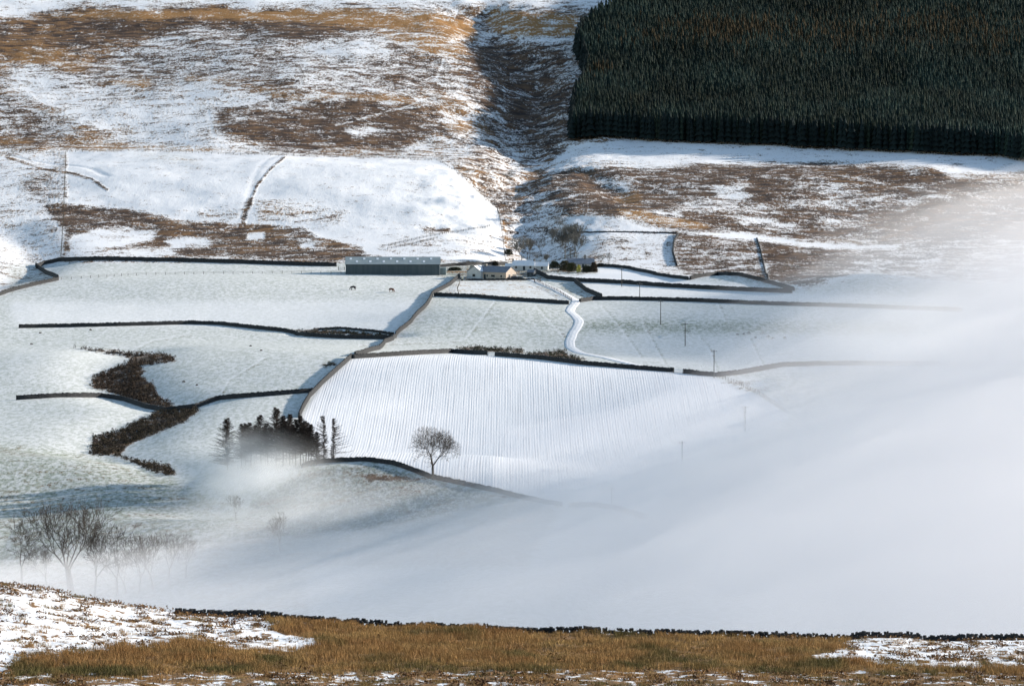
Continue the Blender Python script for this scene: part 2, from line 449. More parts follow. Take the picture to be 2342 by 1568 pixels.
# sample the rasters at the vertices, edges broken up by noise
U = CU + XX / YY * F
V = CV + F * ((-ZZ / YY) - math.tan(PITCH)) / (1 + (-ZZ / YY) * math.tan(PITCH))
wu = 5.0 * fbm(XX / 9, YY / 26, 21, 3) * (0.35 + 0.65 * hill); wv = 3.0 * fbm(XX / 9, YY / 26, 31, 3) * (0.2 + 0.8 * hill)
def samp(a, wob=1.0):
    c = np.clip((U + wu * wob) / 2 + RM, 0, RW - 1.01); r = np.clip((V + wv * wob) / 2 + RM, 0, RH - 1.01)
    i, j = r.astype(int), c.astype(int); fr, fc = r - i, c - j
    return (a[i, j] * (1 - fc) + a[i, j + 1] * fc) * (1 - fr) + (a[i + 1, j] * (1 - fc) + a[i + 1, j + 1] * fc) * fr
f1 = blur(pip(F1).astype(np.float32), 4)
f1 = np.clip(blur(pip(F1).astype(np.float32), 5) * 3, 0, 1)
def samp2(a):
    strong = samp(a, 1.0)
    global wu, wv
    su, sv = wu, wv
    wu, wv = hill * (16 * fbm(XX / 30, YY / 90, 121, 4)), hill * (9 * fbm(XX / 22, YY / 60, 131, 4)); big = samp(a, 1.0); wu, wv = su, sv
    m = samp(f1, 0)
    k = np.maximum(m, 1 - hill)
    return big * (1 - k) + samp(a, .25) * k
cov = np.stack([samp2(L['H']).ravel(), samp2(L['O']).ravel(), samp(L['G'], .3).ravel()], 1)
hm = (hill.ravel() > .3) & (cov[:, 0] > .12)
cov[:, 0] += hm * (0.16 * fbm(XX / 22, YY / 60, 41, 3).ravel())
cov[:, 1] += hm * (0.25 * fbm(XX / 40, YY / 80, 45, 2).ravel())
cov = np.clip(cov, 0, 1)
cov2 = np.stack([samp(plow, .2).ravel(), hill.ravel(), 0 * hill.ravel()], 1)

# ------------------------------------------------------------------ materials
def mat(name):
    m = bpy.data.materials.new(name); m.use_nodes = True
    nt = m.node_tree; b = nt.nodes['Principled BSDF']
    b.inputs['Specular IOR Level'].default_value = 0.15
    b.inputs['Roughness'].default_value = 0.85
    return m, nt, b
def N(nt, t, **kw):
    n = nt.nodes.new(t)
    for k, v in kw.items(): setattr(n, k, v)
    return n
def mixc(nt, a, b, fac):
    n = N(nt, 'ShaderNodeMix', data_type='RGBA')
    for i, s in ((6, a), (7, b)):
        if isinstance(s, (tuple, list)): n.inputs[i].default_value = (*s, 1)
        else: nt.links.new(s, n.inputs[i])
    if isinstance(fac, (int, float)): n.inputs[0].default_value = fac
    else: nt.links.new(fac, n.inputs[0])
    return n.outputs[2]
def math_(nt, op, a, b=None, c=None, clamp=False):
    n = N(nt, 'ShaderNodeMath', operation=op, use_clamp=clamp)
    for i, s in enumerate((a, b, c)):
        if s is None: continue
        if isinstance(s, (int, float)): n.inputs[i].default_value = s
        else: nt.links.new(s, n.inputs[i])
    return n.outputs[0]
def noise(nt, scale, vec=None, detail=3, rough=.55, stretch=None, rot=0.0, dist=0.0):
    n = N(nt, 'ShaderNodeTexNoise')
    n.inputs['Scale'].default_value = scale; n.inputs['Detail'].default_value = detail; n.inputs['Roughness'].default_value = rough
    n.inputs['Distortion'].default_value = dist
    if vec is None:
        tc = N(nt, 'ShaderNodeTexCoord'); vec = tc.outputs['Object']
    if stretch:
        mp = N(nt, 'ShaderNodeMapping'); mp.inputs['Scale'].default_value = stretch; mp.inputs['Rotation'].default_value = (0, 0, rot)
        nt.links.new(vec, mp.inputs[0]); vec = mp.outputs[0]
    nt.links.new(vec, n.inputs['Vector'])
    return n.outputs[0]
def ramp(nt, fac, lo, hi):
    n = N(nt, 'ShaderNodeMapRange', interpolation_type='SMOOTHSTEP')
    nt.links.new(fac, n.inputs[0]); n.inputs[1].default_value = lo; n.inputs[2].default_value = hi
    return n.outputs[0]
def simple(name, c1, c2=None, scale=1.0, rough=.85, bump=0.0, spec=.15, stretch=None):
    m, nt, b = mat(name)
    b.inputs['Roughness'].default_value = rough; b.inputs['Specular IOR Level'].default_value = spec
    c2 = c2 or tuple(x * .75 for x in c1)
    nz = noise(nt, scale, stretch=stretch)
    nt.links.new(mixc(nt, c1, c2, ramp(nt, nz, .35, .65)), b.inputs['Base Color'])
    if bump:
        bp = N(nt, 'ShaderNodeBump'); bp.inputs['Distance'].default_value = bump; nt.links.new(nz, bp.inputs['Height']); nt.links.new(bp.outputs[0], b.inputs['Normal'])
    return m

SNOW = (.855, .85, .855)
def ground_material():
    m, nt, b = mat("snowy_ground")
    at = N(nt, 'ShaderNodeAttribute', attribute_name='cover'); sp = N(nt, 'ShaderNodeSeparateColor'); nt.links.new(at.outputs[0], sp.inputs[0])
    at2 = N(nt, 'ShaderNodeAttribute', attribute_name='cover_two'); sp2 = N(nt, 'ShaderNodeSeparateColor'); nt.links.new(at2.outputs[0], sp2.inputs[0])
    Hh, Oo, Gg = sp.outputs; plw, hil = sp2.outputs[0], sp2.outputs[1]
    geo = N(nt, 'ShaderNodeNewGeometry'); pos = geo.outputs['Position']
    nA = noise(nt, .85, pos, 4, .68, (.8, .30, 1))         # tussocks, metre sized
    nB = noise(nt, 0.13, pos, 3, .55, (1, .35, 1))         # patches of tens of metres
    nC = noise(nt, 2.4, pos, 2, .6, (1, .25, 1))
    nM = noise(nt, .17, pos, 2, .5, (.6, .62, 1), dist=.5)         # banks and hollows, long across the slope
    n = math_(nt, 'ADD', math_(nt, 'ADD', math_(nt, 'MULTIPLY', nA, .50), math_(nt, 'MULTIPLY', nM, .44)), math_(nt, 'MULTIPLY', nC, .42))
    thr = math_(nt, 'SUBTRACT', .845, math_(nt, 'MULTIPLY', Hh, .275))
    dd = math_(nt, 'SUBTRACT', n, thr)
    on = ramp(nt, Hh, 0.0, .07)
    veg = math_(nt, 'MULTIPLY', ramp(nt, dd, -.03, .035), on)
    thin = math_(nt, 'MULTIPLY', math_(nt, 'MULTIPLY', ramp(nt, dd, -.12, .0), on), .55)    # stems showing through the snow
    nD = noise(nt, .22, pos, 4, .6, (.6, .8, 1))
    heather = mixc(nt, (.038, .024, .019), (.16, .092, .050), ramp(nt, nD, .35, .7))
    orange = mixc(nt, (.27, .125, .035), (.38, .22, .09), ramp(nt, nC, .35, .7))
    of = ramp(nt, math_(nt, 'ADD', Oo, math_(nt, 'MULTIPLY', math_(nt, 'SUBTRACT', nD, .5), .9)), .3, .8)
    vegc = mixc(nt, heather, orange, of)
    # thin frost over grass in the fields
    g = math_(nt, 'MULTIPLY', Gg, math_(nt, 'ADD', .5, math_(nt, 'MULTIPLY', ramp(nt, nA, .38, .62), .7)))
    nE = noise(nt, 1.9, pos, 3, .65, (1, .22, 1)); grass_shade = ramp(nt, Gg, .92, 1.0)
    grass = mixc(nt, (.33, .36, .29), (.095, .125, .075), ramp(nt, nE, .45, .75))
    snow = mixc(nt, SNOW, grass, math_(nt, 'MULTIPLY', g, .9))
    snow = mixc(nt, snow, (.09, .105, .11), math_(nt, 'MULTIPLY', grass_shade, math_(nt, 'ADD', .22, math_(nt, 'MULTIPLY', ramp(nt, nE, .45, .62), .55))))  # dark bluish grass tone; on knoll and lower left slope shade put into colour
    # furrows of the plowed field
    fur = noise(nt, 2.1, pos, 2, .6, (1, .006, 0.0), rot=math.radians(-1.5), dist=.12)
    wv = N(nt, 'ShaderNodeTexWave', wave_type='BANDS', bands_direction='X', wave_profile='SIN'); wv.inputs['Scale'].default_value = .40; wv.inputs['Distortion'].default_value = 5.0; wv.inputs['Detail'].default_value = 2; wv.inputs['Detail Scale'].default_value = .12
    mpw = N(nt, 'ShaderNodeMapping'); mpw.inputs['Scale'].default_value = (1, .05, 0); nt.links.new(pos, mpw.inputs[0]); nt.links.new(mpw.outputs[0], wv.inputs['Vector'])
    fur = math_(nt, 'ADD', math_(nt, 'MULTIPLY', fur, .6), math_(nt, 'MULTIPLY', wv.outputs['Fac'], .16))
    soil = ramp(nt, fur, .39, .52)
    soil2 = math_(nt, 'MULTIPLY', soil, ramp(nt, nB, .35, .65))
    snow = mixc(nt, snow, (.40, .37, .37), math_(nt, 'MULTIPLY', math_(nt, 'MULTIPLY', math_(nt, 'ADD', math_(nt, 'MULTIPLY', soil, .5), math_(nt, 'MULTIPLY', soil2, .8)), plw), .26))
    # faint dirt and wind crust everywhere
    snow = mixc(nt, snow, (.62, .60, .58), math_(nt, 'MULTIPLY', ramp(nt, nC, .55, .75), .35))
    snow = mixc(nt, snow, mixc(nt, (.33, .26, .20), (.46, .32, .17), of), thin)
    nt.links.new(mixc(nt, snow, vegc, veg), b.inputs['Base Color'])
    b.inputs['Roughness'].default_value = .9
    rough_ = math_(nt, 'ADD', math_(nt, 'ADD', .07, math_(nt, 'MULTIPLY', hil, .10)), math_(nt, 'MULTIPLY', math_(nt, 'MULTIPLY', hil, ramp(nt, Hh, .02, .5)), .35))
    h = math_(nt, 'ADD', math_(nt, 'MULTIPLY', veg, .30), math_(nt, 'MULTIPLY', nA, rough_))
    h = math_(nt, 'ADD', h, math_(nt, 'MULTIPLY', math_(nt, 'MULTIPLY', fur, plw), .15))
    h = math_(nt, 'ADD', h, math_(nt, 'MULTIPLY', nE, .05))
    bp = N(nt, 'ShaderNodeBump'); bp.inputs['Strength'].default_value = .8; bp.inputs['Distance'].default_value = 1.0
    nt.links.new(h, bp.inputs['Height']); nt.links.new(bp.outputs[0], b.inputs['Normal'])
    return m
M_ground = ground_material()
M_wall = simple('dry_stone', (.022, .023, .026), (.050, .049, .048), 2.2, bump=.05)
M_cope = simple('coping_stone', (.025, .025, .026), (.055, .055, .055), 1.7, bump=.05)
M_bark = simple('bark', (.055, .045, .04), (.09, .075, .06), 3.0)
M_larch = simple('larch_twigs', (.034, .028, .026), (.062, .046, .038), 2.0)
M_post = simple('weathered_wood', (.09, .075, .06), (.14, .12, .10), 4.0)
M_snow = simple('snow', SNOW, (.74, .77, .82), .8, bump=.02)
M_metal = simple('galvanised_metal', (.5, .52, .55), (.4, .42, .45), 3.0, rough=.5)
def attr_mat(name, attr='tint', rough=.9, transl=0.0):
    m, nt, b = mat(name)
    at = N(nt, 'ShaderNodeAttribute', attribute_name=attr)
    nz = noise(nt, 1.5)
    mm = N(nt, 'ShaderNodeMix', data_type='RGBA', blend_type='MULTIPLY'); mm.inputs[0].default_value = .5
    nt.links.new(at.outputs[0], mm.inputs[6]); nt.links.new(nz, mm.inputs[7])
    nt.links.new(mm.outputs[2], b.inputs['Base Color'])
    b.inputs['Roughness'].default_value = rough
    return m
M_tint = attr_mat('foliage')
M_grass = attr_mat('dead_grass')

# ------------------------------------------------------------------ ground sheet
verts = np.stack([XX.ravel(), YY.ravel(), ZZ.ravel()], 1)
ii = (np.arange(NR - 1)[:, None] * NS + np.arange(NS - 1)[None, :]).ravel()
me = np_mesh('ground', verts, np.stack([ii, ii + 1, ii + NS + 1, ii + NS], 1), M_ground, smooth=True)
add_attr(me, 'cover', cov); add_attr(me, 'cover_two', cov2)
tag(obj('ground', me), kind='structure')

# ------------------------------------------------------------------ draped lines
def resample(pts, step):
    pts = np.array(pts, float)
    d = np.concatenate([[0], np.cumsum(np.hypot(*(np.diff(pts[:, :2], axis=0).T)))])
    n = max(2, int(d[-1] / step) + 1)
    t = np.linspace(0, d[-1], n)
    # smooth corners a little
    return np.stack([np.interp(t, d, pts[:, k]) for k in range(2)], 1)

def trace(pl, step):
    """pixel polyline -> ground polyline, densified in the picture first so that it follows the ground"""
    q = []
    for a, b in zip(pl[:-1], pl[1:]):
        n = max(1, int(math.hypot(b[0] - a[0], b[1] - a[1]) / 22))
        q += [(a[0] + (b[0] - a[0]) * k / n, a[1] + (b[1] - a[1]) * k / n) for k in range(n)]
    q.append(pl[-1])
    w = [P(*p)[:2] for p in q]
    # drop jumps (a line hidden behind a rise)
    return resample(w, step)

def wall(pl, label, h=1.45, group=None, w=.42, name='stone_wall', step=.8):
    c = trace(pl, step)
    n = len(c)
    t = np.gradient(c, axis=0); t /= np.maximum(np.hypot(t[:, 0], t[:, 1]), 1e-6)[:, None]
    nn = np.stack([-t[:, 1], t[:, 0]], 1)
    h = h * .88
    top = h * (1 + .07 * fbm(np.arange(n) * .31, np.zeros(n), 3, 3))
    base = c[n // 2]
    o = empty(name, (base[0], base[1], hz(*base)))
    org = np.array(o.location)
    ring = []
    for (off, zz) in ((-w, -.5), (-w * .62, 1), (w * .62, 1), (w, -.5)):
        p = c + nn * off
        z = Hf(c[:, 0], c[:, 1]) + (zz * top if zz > 0 else zz)
        ring.append(np.column_stack([p, z]) - org)
    vs = np.stack(ring, 1).reshape(-1, 3)
    i = np.arange(n - 1) * 4
    fs = np.concatenate([np.stack([i + a, i + 4 + a, i + 4 + b, i + b], 1) for a, b in ((0, 1), (1, 2), (2, 3))])
    ends = np.array([[0, 1, 2, 3], [(n - 1) * 4 + k for k in (3, 2, 1, 0)]])
    obj('wall_body', np_mesh('wall_body', vs, [fs, ends], M_wall), o)
    # coping: one ragged course along the top
    k = max(3, int(n * step / .38))
    tt = np.linspace(0, n - 1, k)
    px = np.interp(tt, np.arange(n), c[:, 0]); py = np.interp(tt, np.arange(n), c[:, 1])
    tz = Hf(px, py) + np.interp(tt, np.arange(n), top) - .04
    dx = np.interp(tt, np.arange(n), t[:, 0]); dy = np.interp(tt, np.arange(n), t[:, 1])
    hd = rng.uniform(.2, .32, k); hh = rng.uniform(.05, .36, k)
    V8 = np.stack([np.stack([px - dy * hd * a, py + dx * hd * a, tz + hh * b_], 1) for a, b_ in ((-1, 0), (-.8, 1), (.8, .9), (1, 0))], 1).reshape(-1, 3) - org
    i = np.arange(k - 1) * 4
    q = np.concatenate([np.stack([i + a, i + 4 + a, i + 4 + b_, i + b_], 1) for a, b_ in ((0, 1), (1, 2), (2, 3))] + [np.array([[0, 1, 2, 3], [(k - 1) * 4 + z_ for z_ in (3, 2, 1, 0)]])])
    obj('coping', np_mesh('coping', V8, q, M_cope), o)
    tag(o, label, 'wall', group, 'thing')
    return o

WALLS = [
 ([(84, 614), (100, 605), (134, 598), (233, 595), (400, 598), (567, 603), (680, 607), (770, 609)], 'long stone wall below the brown heath, running to the barn', 1.75),
 ([(82, 609), (100, 622), (133, 638)], 'short stone wall at the sharp corner of the far left field', 1.6),
 ([(133, 641), (80, 652), (20, 668), (-40, 690)], 'stone wall leaving the sharp field corner towards the left edge', 1.4),
 ([(43, 750), (200, 747), (333, 744), (433, 741), (500, 743), (567, 750), (650, 759), (700, 769), (780, 774), (896, 776)], 'stone wall curving across the left fields below the barn field', 1.4),
 ([(700, 762), (730, 754), (780, 752), (850, 758), (900, 765)], 'short stone wall arching above the scrubby bank beside the diagonal wall', .75),
 ([(37, 914), (134, 908), (233, 908), (283, 916), (333, 933), (377, 941), (443, 934), (500, 914), (600, 906), (716, 897)], 'stone wall dipping through the dark scrub in the lower left fields', 1.45),
 ([(1052, 632), (1030, 652), (989, 674), (968, 708), (940, 738), (906, 766), (898, 778), (880, 784), (867, 799), (832, 809), (812, 814)], 'diagonal stone wall from the barn down to the plowed field corner', 1.5),
 ([(804, 818), (770, 848), (735, 880), (708, 908), (692, 935), (684, 955)], 'stone wall along the left edge of the plowed field', 1.5),
 ([(806, 820), (882, 815), (965, 810), (1032, 807), (1115, 812)], 'stone wall on the upper left edge of the plowed field', 1.5),
 ([(1133, 814), (1240, 822), (1342, 835), (1440, 843), (1542, 851)], 'stone wall between the snowy track and the plowed field', 1.4),
 ([(1562, 853), (1600, 858), (1640, 861), (1690, 856), (1789, 838), (1900, 835), (2100, 835), (2400, 840)], 'stone wall fading right into the mist past the pole', 1.5),
 ([(993, 677), (1090, 681), (1158, 687), (1241, 692), (1300, 696)], 'stone wall left of the track, below the farmhouse paddock', 1.5),
 ([(1326, 691), (1357, 686), (1431, 686), (1591, 690), (1716, 696), (1804, 699), (1952, 703), (2200, 712)], 'long stone wall right of the track bend, below the poles', 1.5),
 ([(1253, 638), (1315, 644), (1431, 649), (1516, 656), (1666, 664), (1811, 670)], 'long stone wall under the bright snowy strip right of the farm', 1.7),
 ([(1222, 622), (1236, 629), (1253, 638)], 'short stone wall stepping down beside the farm shed', 1.7),
 ([(1315, 646), (1340, 666), (1376, 681)], 'slanting stone wall joining the two long walls right of the drive', 1.7),
 ([(1366, 610), (1400, 611), (1440, 615), (1504, 630), (1574, 640)], 'stone wall along the top of the bright strip, right of the dark cottage', 1.3),
 ([(1578, 640), (1616, 632), (1641, 629), (1691, 631), (1741, 642), (1816, 665)], 'stone wall arching over the small white hump', 1.5),
 ([(1551, 537), (1541, 555), (1539, 578), (1548, 608)], 'curved stone wall climbing the heathery slope above the farm', 1.0),
 ([(1319, 532), (1430, 531), (1549, 534)], 'low stone wall across the slope ending at the curved wall', .45),
 ([(1731, 545), (1740, 575), (1748, 610), (1757, 640)], 'faint stone wall down the heather slope, right of the curved wall', .28),
 ([(691, 1070), (712, 1061), (752, 1057), (834, 1054), (861, 1057), (902, 1063), (943, 1077), (983, 1093), (1051, 1107), (1142, 1127), (1208, 1144), (1285, 1158)], 'stone wall over the crest of the blue shaded knoll under the trees', 1.15),
 ([(1302, 1160), (1358, 1158), (1408, 1166), (1475, 1185)], 'end of the stone wall vanishing into the thick mist below the plowed field', 1.2),
 ([(1000, 612), (1040, 608), (1090, 606), (1160, 606)], 'stone wall behind the farmhouse, between the barn and the white cottage', 1.3),
 ([(1222, 640), (1100, 641), (1065, 641)], 'low snowy garden wall in front of the farmhouse', .6),
]
for (pl, lab, h) in WALLS: wall(pl, lab, h)

def fence(pl, label, h=1.15, sp=3.0, rails=0):
    c = trace(pl, sp)
    b = c[len(c) // 2]
    o = empty('post_and_wire_fence' if not rails else 'rail_fence', (b[0], b[1], hz(*b)))
    org = Vector(o.location)
    pts = []
    pmesh = None
    for (x, y) in c:
        x += rng.uniform(-.1, .1)
        pts.append(Vector((x, y, hz(x, y))) - org)
    for p in pts[:100]:
        if pmesh is None:
            po = MB().cyl((0, 0, -.3), (0, 0, h), .09, .08, 5).build('post', M_post, o); pmesh = po.data
        else: po = obj('post', pmesh, o)
        po.location = p; po.rotation_euler = (rng.uniform(-.05, .05), rng.uniform(-.05, .05), rng.uniform(0, 3)); po.scale = (1, 1, rng.uniform(.88, 1.08))
    if len(pts) > 100:
        pm = MB()
        for p in pts[100:]: pm.cyl(p - Vector((0, 0, .3)), p + Vector((0, 0, h)), .09, .08, 5)
        tag(pm.build('more_posts', M_post, o), kind='stuff')
    for f in (.35, .65, .92):
        rr = .05 if rails else .025
        A3 = np.array(pts) + np.array([0, 0, h * f])
        vs = np.stack([A3 + np.array([0, rr * a, rr * b_]) for a, b_ in ((-1, -.6), (1, -.6), (0, 1))], 1).reshape(-1, 3)
        i = np.arange(len(pts) - 1) * 3
        obj('rail' if rails else 'wire', np_mesh('wire', vs, np.concatenate([np.stack([i + a, i + 3 + a, i + 3 + (a + 1) % 3, i + (a + 1) % 3], 1) for a in range(3)]), M_post), o)
    return tag(o, label, 'fence')
FENCES = [
 ([(1137, 478), (1145, 510), (1151, 554), (1156, 600)], 'post fence dropping straight down the hill to the farmhouse', 1.1, 2.2, 0),
 ([(151, 349), (148, 420), (145, 500), (139, 594)], 'straight post and wire fence down the hill at the far left', 1.5, 2.2, 0),
 ([(154, 348), (350, 346), (500, 353), (660, 357), (900, 362), (1000, 368), (1050, 396), (1100, 446), (1138, 476)], 'wire fence along the upper edge of the bright snowy hill pasture', 1.0, 4.0, 0),
 ([(140, 640), (300, 630), (450, 627), (700, 625), (780, 626)], 'faint post and wire fence crossing the field left of the barn', 1.1, 4.0, 0),
 ([(888, 562), (983, 541), (1090, 524), (1120, 518)], 'upper rail fence on the slope above the barn', 1.0, 3.0, 1),
 ([(886, 570), (940, 560), (1000, 545)], 'lower rail fence on the slope above the barn', .9, 3.0, 1),
 ([(1640, 862), (1690, 880), (1740, 906), (1800, 946)], 'post fence on the right brow of the plowed field', 1.3, 2.2, 0),
 ([(15, 352), (80, 350), (150, 352)], 'short fence on the hill at the left edge, beyond the straight fence', 1.0, 3.0, 0),
 ([(1050, 680), (1046, 662), (1052, 648)], 'short fence at the left side of the farmhouse paddock', 1.0, 3.0, 0),
 ([(1228, 645), (1250, 656), (1278, 668), (1308, 688)], 'rail fence along the lower side of the farm drive', 1.2, 3.0, 1),
]
for (pl, lab, h, sp, r) in FENCES: fence(pl, lab, h, sp, r)

# ------------------------------------------------------------------ farm track
def strip(name, pl, w, mat_, lift=.06, step=1.5):
    c = trace(pl, step); n = len(c)
    for _ in range(4):
        c[1:-1] = (c[:-2] + c[1:-1] * 2 + c[2:]) / 4
    t = np.gradient(c, axis=0); t /= np.maximum(np.hypot(t[:, 0], t[:, 1]), 1e-6)[:, None]
    nn = np.stack([-t[:, 1], t[:, 0]], 1)
    offs = np.array([-1, -.8, -.45, -.25, 0, .25, .45, .8, 1]) * w / 2
    prof = np.array([-.25, .03, -.05, .0, .05, .0, -.05, .03, -.25])
    vs = []
    for o_, pz in zip(offs, prof):
        p = c + nn * o_ * (1 + .08 * fbm(np.arange(n) * .2, np.full(n, o_), 5, 2))[:, None]
        vs.append(np.column_stack([p, Hf(p[:, 0], p[:, 1]) + lift + pz]))
    K = len(offs)
    vs = np.stack(vs, 1).reshape(-1, 3)
    i = np.arange(n - 1) * K
    fs = np.concatenate([np.stack([i + a, i + a + 1, i + K + a + 1, i + K + a], 1) for a in range(K - 1)])
    return tag(obj(name, np_mesh(name, vs, fs, mat_, True)), kind='structure')
def track_mat():
    m, nt, b = mat('snowy_track')
    nz = noise(nt, .9, detail=4)
    nt.links.new(mixc(nt, SNOW, (.50, .50, .50), math_(nt, 'MULTIPLY', ramp(nt, nz, .45, .7), .55)), b.inputs['Base Color'])
    bp = N(nt, 'ShaderNodeBump'); bp.inputs['Distance'].default_value = .2; nt.links.new(nz, bp.inputs['Height']); nt.links.new(bp.outputs[0], b.inputs['Normal'])
    return m
M_track = track_mat()
strip('road', [(1205, 637), (1226, 643), (1273, 663), (1302, 679), (1318, 688), (1308, 702), (1303, 712), (1314, 721), (1325, 734), (1321, 746), (1311, 760), (1303, 780), (1304, 793), (1328, 807), (1375, 816), (1442, 832), (1505, 844), (1550, 851)], 3.8, M_track, .12)

# ------------------------------------------------------------------ branches -> mesh
def segs_mesh(name, segs, mat_, sides=3):
    a = np.array([s[0] for s in segs], float); b = np.array([s[1] for s in segs], float)
    ra = np.array([s[2] for s in segs]); rb = np.array([s[3] for s in segs])
    d = b - a; d /= np.maximum(np.linalg.norm(d, axis=1), 1e-9)[:, None]
    ref = np.where(np.abs(d[:, 2:3]) > .9, np.array([[1., 0, 0]]), np.array([[0, 0, 1.]]))
    e = np.cross(d, ref); e /= np.linalg.norm(e, axis=1)[:, None]; f = np.cross(d, e)
    vs = []
    for c, r in ((a, ra), (b, rb)):
        for k in range(sides):
            t = 2 * math.pi * k / sides
            vs.append(c + (e * math.cos(t) + f * math.sin(t)) * r[:, None])
    vs = np.stack(vs, 1).reshape(-1, 3)
    i = (np.arange(len(segs)) * 2 * sides)
    fs = np.concatenate([np.stack([i + k, i + (k + 1) % sides, i + sides + (k + 1) % sides, i + sides + k], 1) for k in range(sides)])
    return np_mesh(name, vs, fs, mat_)

def grow(seed, h, levels=6, spread=.62, trunk_frac=.22, r0=.34, multi=1, minr=.022, side=1, upt=.12):
    R = random.Random(seed)
    trunk, crown = [], []
    def br(p, d, Ln, r, lv):
        n = 3
        for k in range(n):
            jt = .05 if lv >= levels else .13
            d2 = (d + Vector((R.gauss(0, jt), R.gauss(0, jt), R.gauss(0, .1) + upt * (lv < levels)))).normalized()
            q = p + d2 * Ln / n
            r2 = max(minr, r * (1 - .22 / n * 1.6))
            (trunk if lv >= levels - 1 else crown).append((tuple(p), tuple(q), r, r2))
            if k > 0 and lv < levels and lv > 0 and side:
                for _ in range(side):
                    dd = (d2 + Vector((R.gauss(0, 1), R.gauss(0, 1), R.gauss(0, .6))).normalized() * .95).normalized()
                    br(q, dd, Ln * R.uniform(.4, .62), max(minr, r2 * .42), max(0, lv - 2)) if lv >= 2 else crown.append((tuple(q), tuple(q + dd * Ln * .45), r2 * .6, minr * .6))
            p, d, r = q, d2, r2
        if lv <= 0: return
        kids = 3 if R.random() < .55 else 2
        ph = R.uniform(0, 6.28)
        for j in range(kids):
            a = ph + j * 6.283 / kids + R.gauss(0, .3)
            sx = spread * R.uniform(.6, 1.25)
            o1 = d.orthogonal().normalized(); o2 = d.cross(o1)
            dd = (d + (o1 * math.cos(a) + o2 * math.sin(a)) * sx).normalized()
            br(p, dd, Ln * R.uniform(.68, .88), max(minr, r * R.uniform(.6, .74)), lv - 1)
    for m_ in range(multi):
        lean = Vector((R.gauss(0, .04) + (m_ - (multi - 1) / 2) * .16, R.gauss(0, .04), 1)).normalized()
        br(Vector(((m_ - (multi - 1) / 2) * .5, 0, -.3)), lean, h * trunk_frac, r0, levels)
    zs = max(s[1][2] for s in crown)
    k = h / zs
    sc = lambda L_: [(tuple(np.array(a) * k), tuple(np.array(b) * k), ra, rb) for a, b, ra, rb in L_]
    return sc(trunk), sc(crown)

M_grey = simple('grey_twigs', (.11, .11, .105), (.17, .165, .15), 2.0)
def tree_meshes(seed, h, bark=None, **kw):
    t, c = grow(seed, h, **kw)
    return segs_mesh('trunk', t, bark or M_bark, 6), segs_mesh('crown', c, bark or M_bark, 3)

def put_tree(name, meshes, p, scale, rz, label, cat='tree', group=None):
    o = empty(name, (p[0], p[1], p[2]), rz, scale)
    obj('trunk', meshes[0], o); obj('crown', meshes[1], o)
    return tag(o, label, cat, group)

# the round tree on the knoll wall
p = P(990, 1096)
lone = put_tree('bare_tree', tree_meshes(11, 14.2, levels=7, spread=.80, trunk_frac=.14, r0=.42, side=1, upt=.05, minr=.02), p, 1, .5, 'round bare tree standing alone on the knoll wall in front of the plowed field')
lone.scale = (.86, .86, 1)

# trees in the mist at lower left
TB = [tree_meshes(21, 15, levels=6, spread=.62, trunk_frac=.30, r0=.30, upt=.08), tree_meshes(22, 16, levels=6, spread=.52, trunk_frac=.27, r0=.34, multi=2, upt=.1),
      tree_meshes(23, 14, levels=6, spread=.6, trunk_frac=.32, r0=.26, upt=.08), tree_meshes(24, 10, levels=5, spread=.6, trunk_frac=.30, r0=.18)]
MT = [(50, 1330, 0, 175, 'bare tree at the left edge in the mist above the heathery foreground'), (108, 1335, 2, 105, 'small leaning bare tree between the left edge tree and the big forked tree'),
      (164, 1345, 1, 230, 'tallest forked bare tree in the mist, lower left'), (215, 1355, 2, 175, 'bare tree just right of the tall forked tree'),
      (268, 1350, 0, 165, 'fainter bare tree in the mist, third to the right of the forked tree'), (288, 1345, 3, 105, 'slender sapling close behind the fainter bare tree'),
      (318, 1342, 3, 140, 'thin bare tree dim in the mist, left of the misty thicket'), (350, 1335, 3, 130, 'dim bare tree on the left side of the misty thicket'),
      (385, 1322, 2, 120, 'dim bare tree in the middle of the misty thicket'), (425, 1310, 0, 105, 'spreading bare tree at the right end of the misty thicket')]
for (u, v, k, hp, lab) in MT:
    x, y, z = cast(u, v + 12, Hf, 850)
    hm_ = hp / (F / y)
    base_h = [15, 16, 14, 10][k]
    put_tree('bare_tree', TB[k], (x, y, z), hm_ / base_h, rng.uniform(0, 6.28), lab, group='bare trees in the valley mist')
# faint ones further right, in the mist
for (u, v, k, hp, lab) in [(640, 1262, 0, 95, 'very faint bare tree in the mist below the larches'), (540, 1190, 3, 60, 'faint conifer shaped tree in the wisp below the larches')]:
    p = P(u, v); put_tree('bare_tree', TB[k], p, hp / upx(p) / [15, 16, 14, 10][k], 1.0, lab, group='faint trees in the mist')

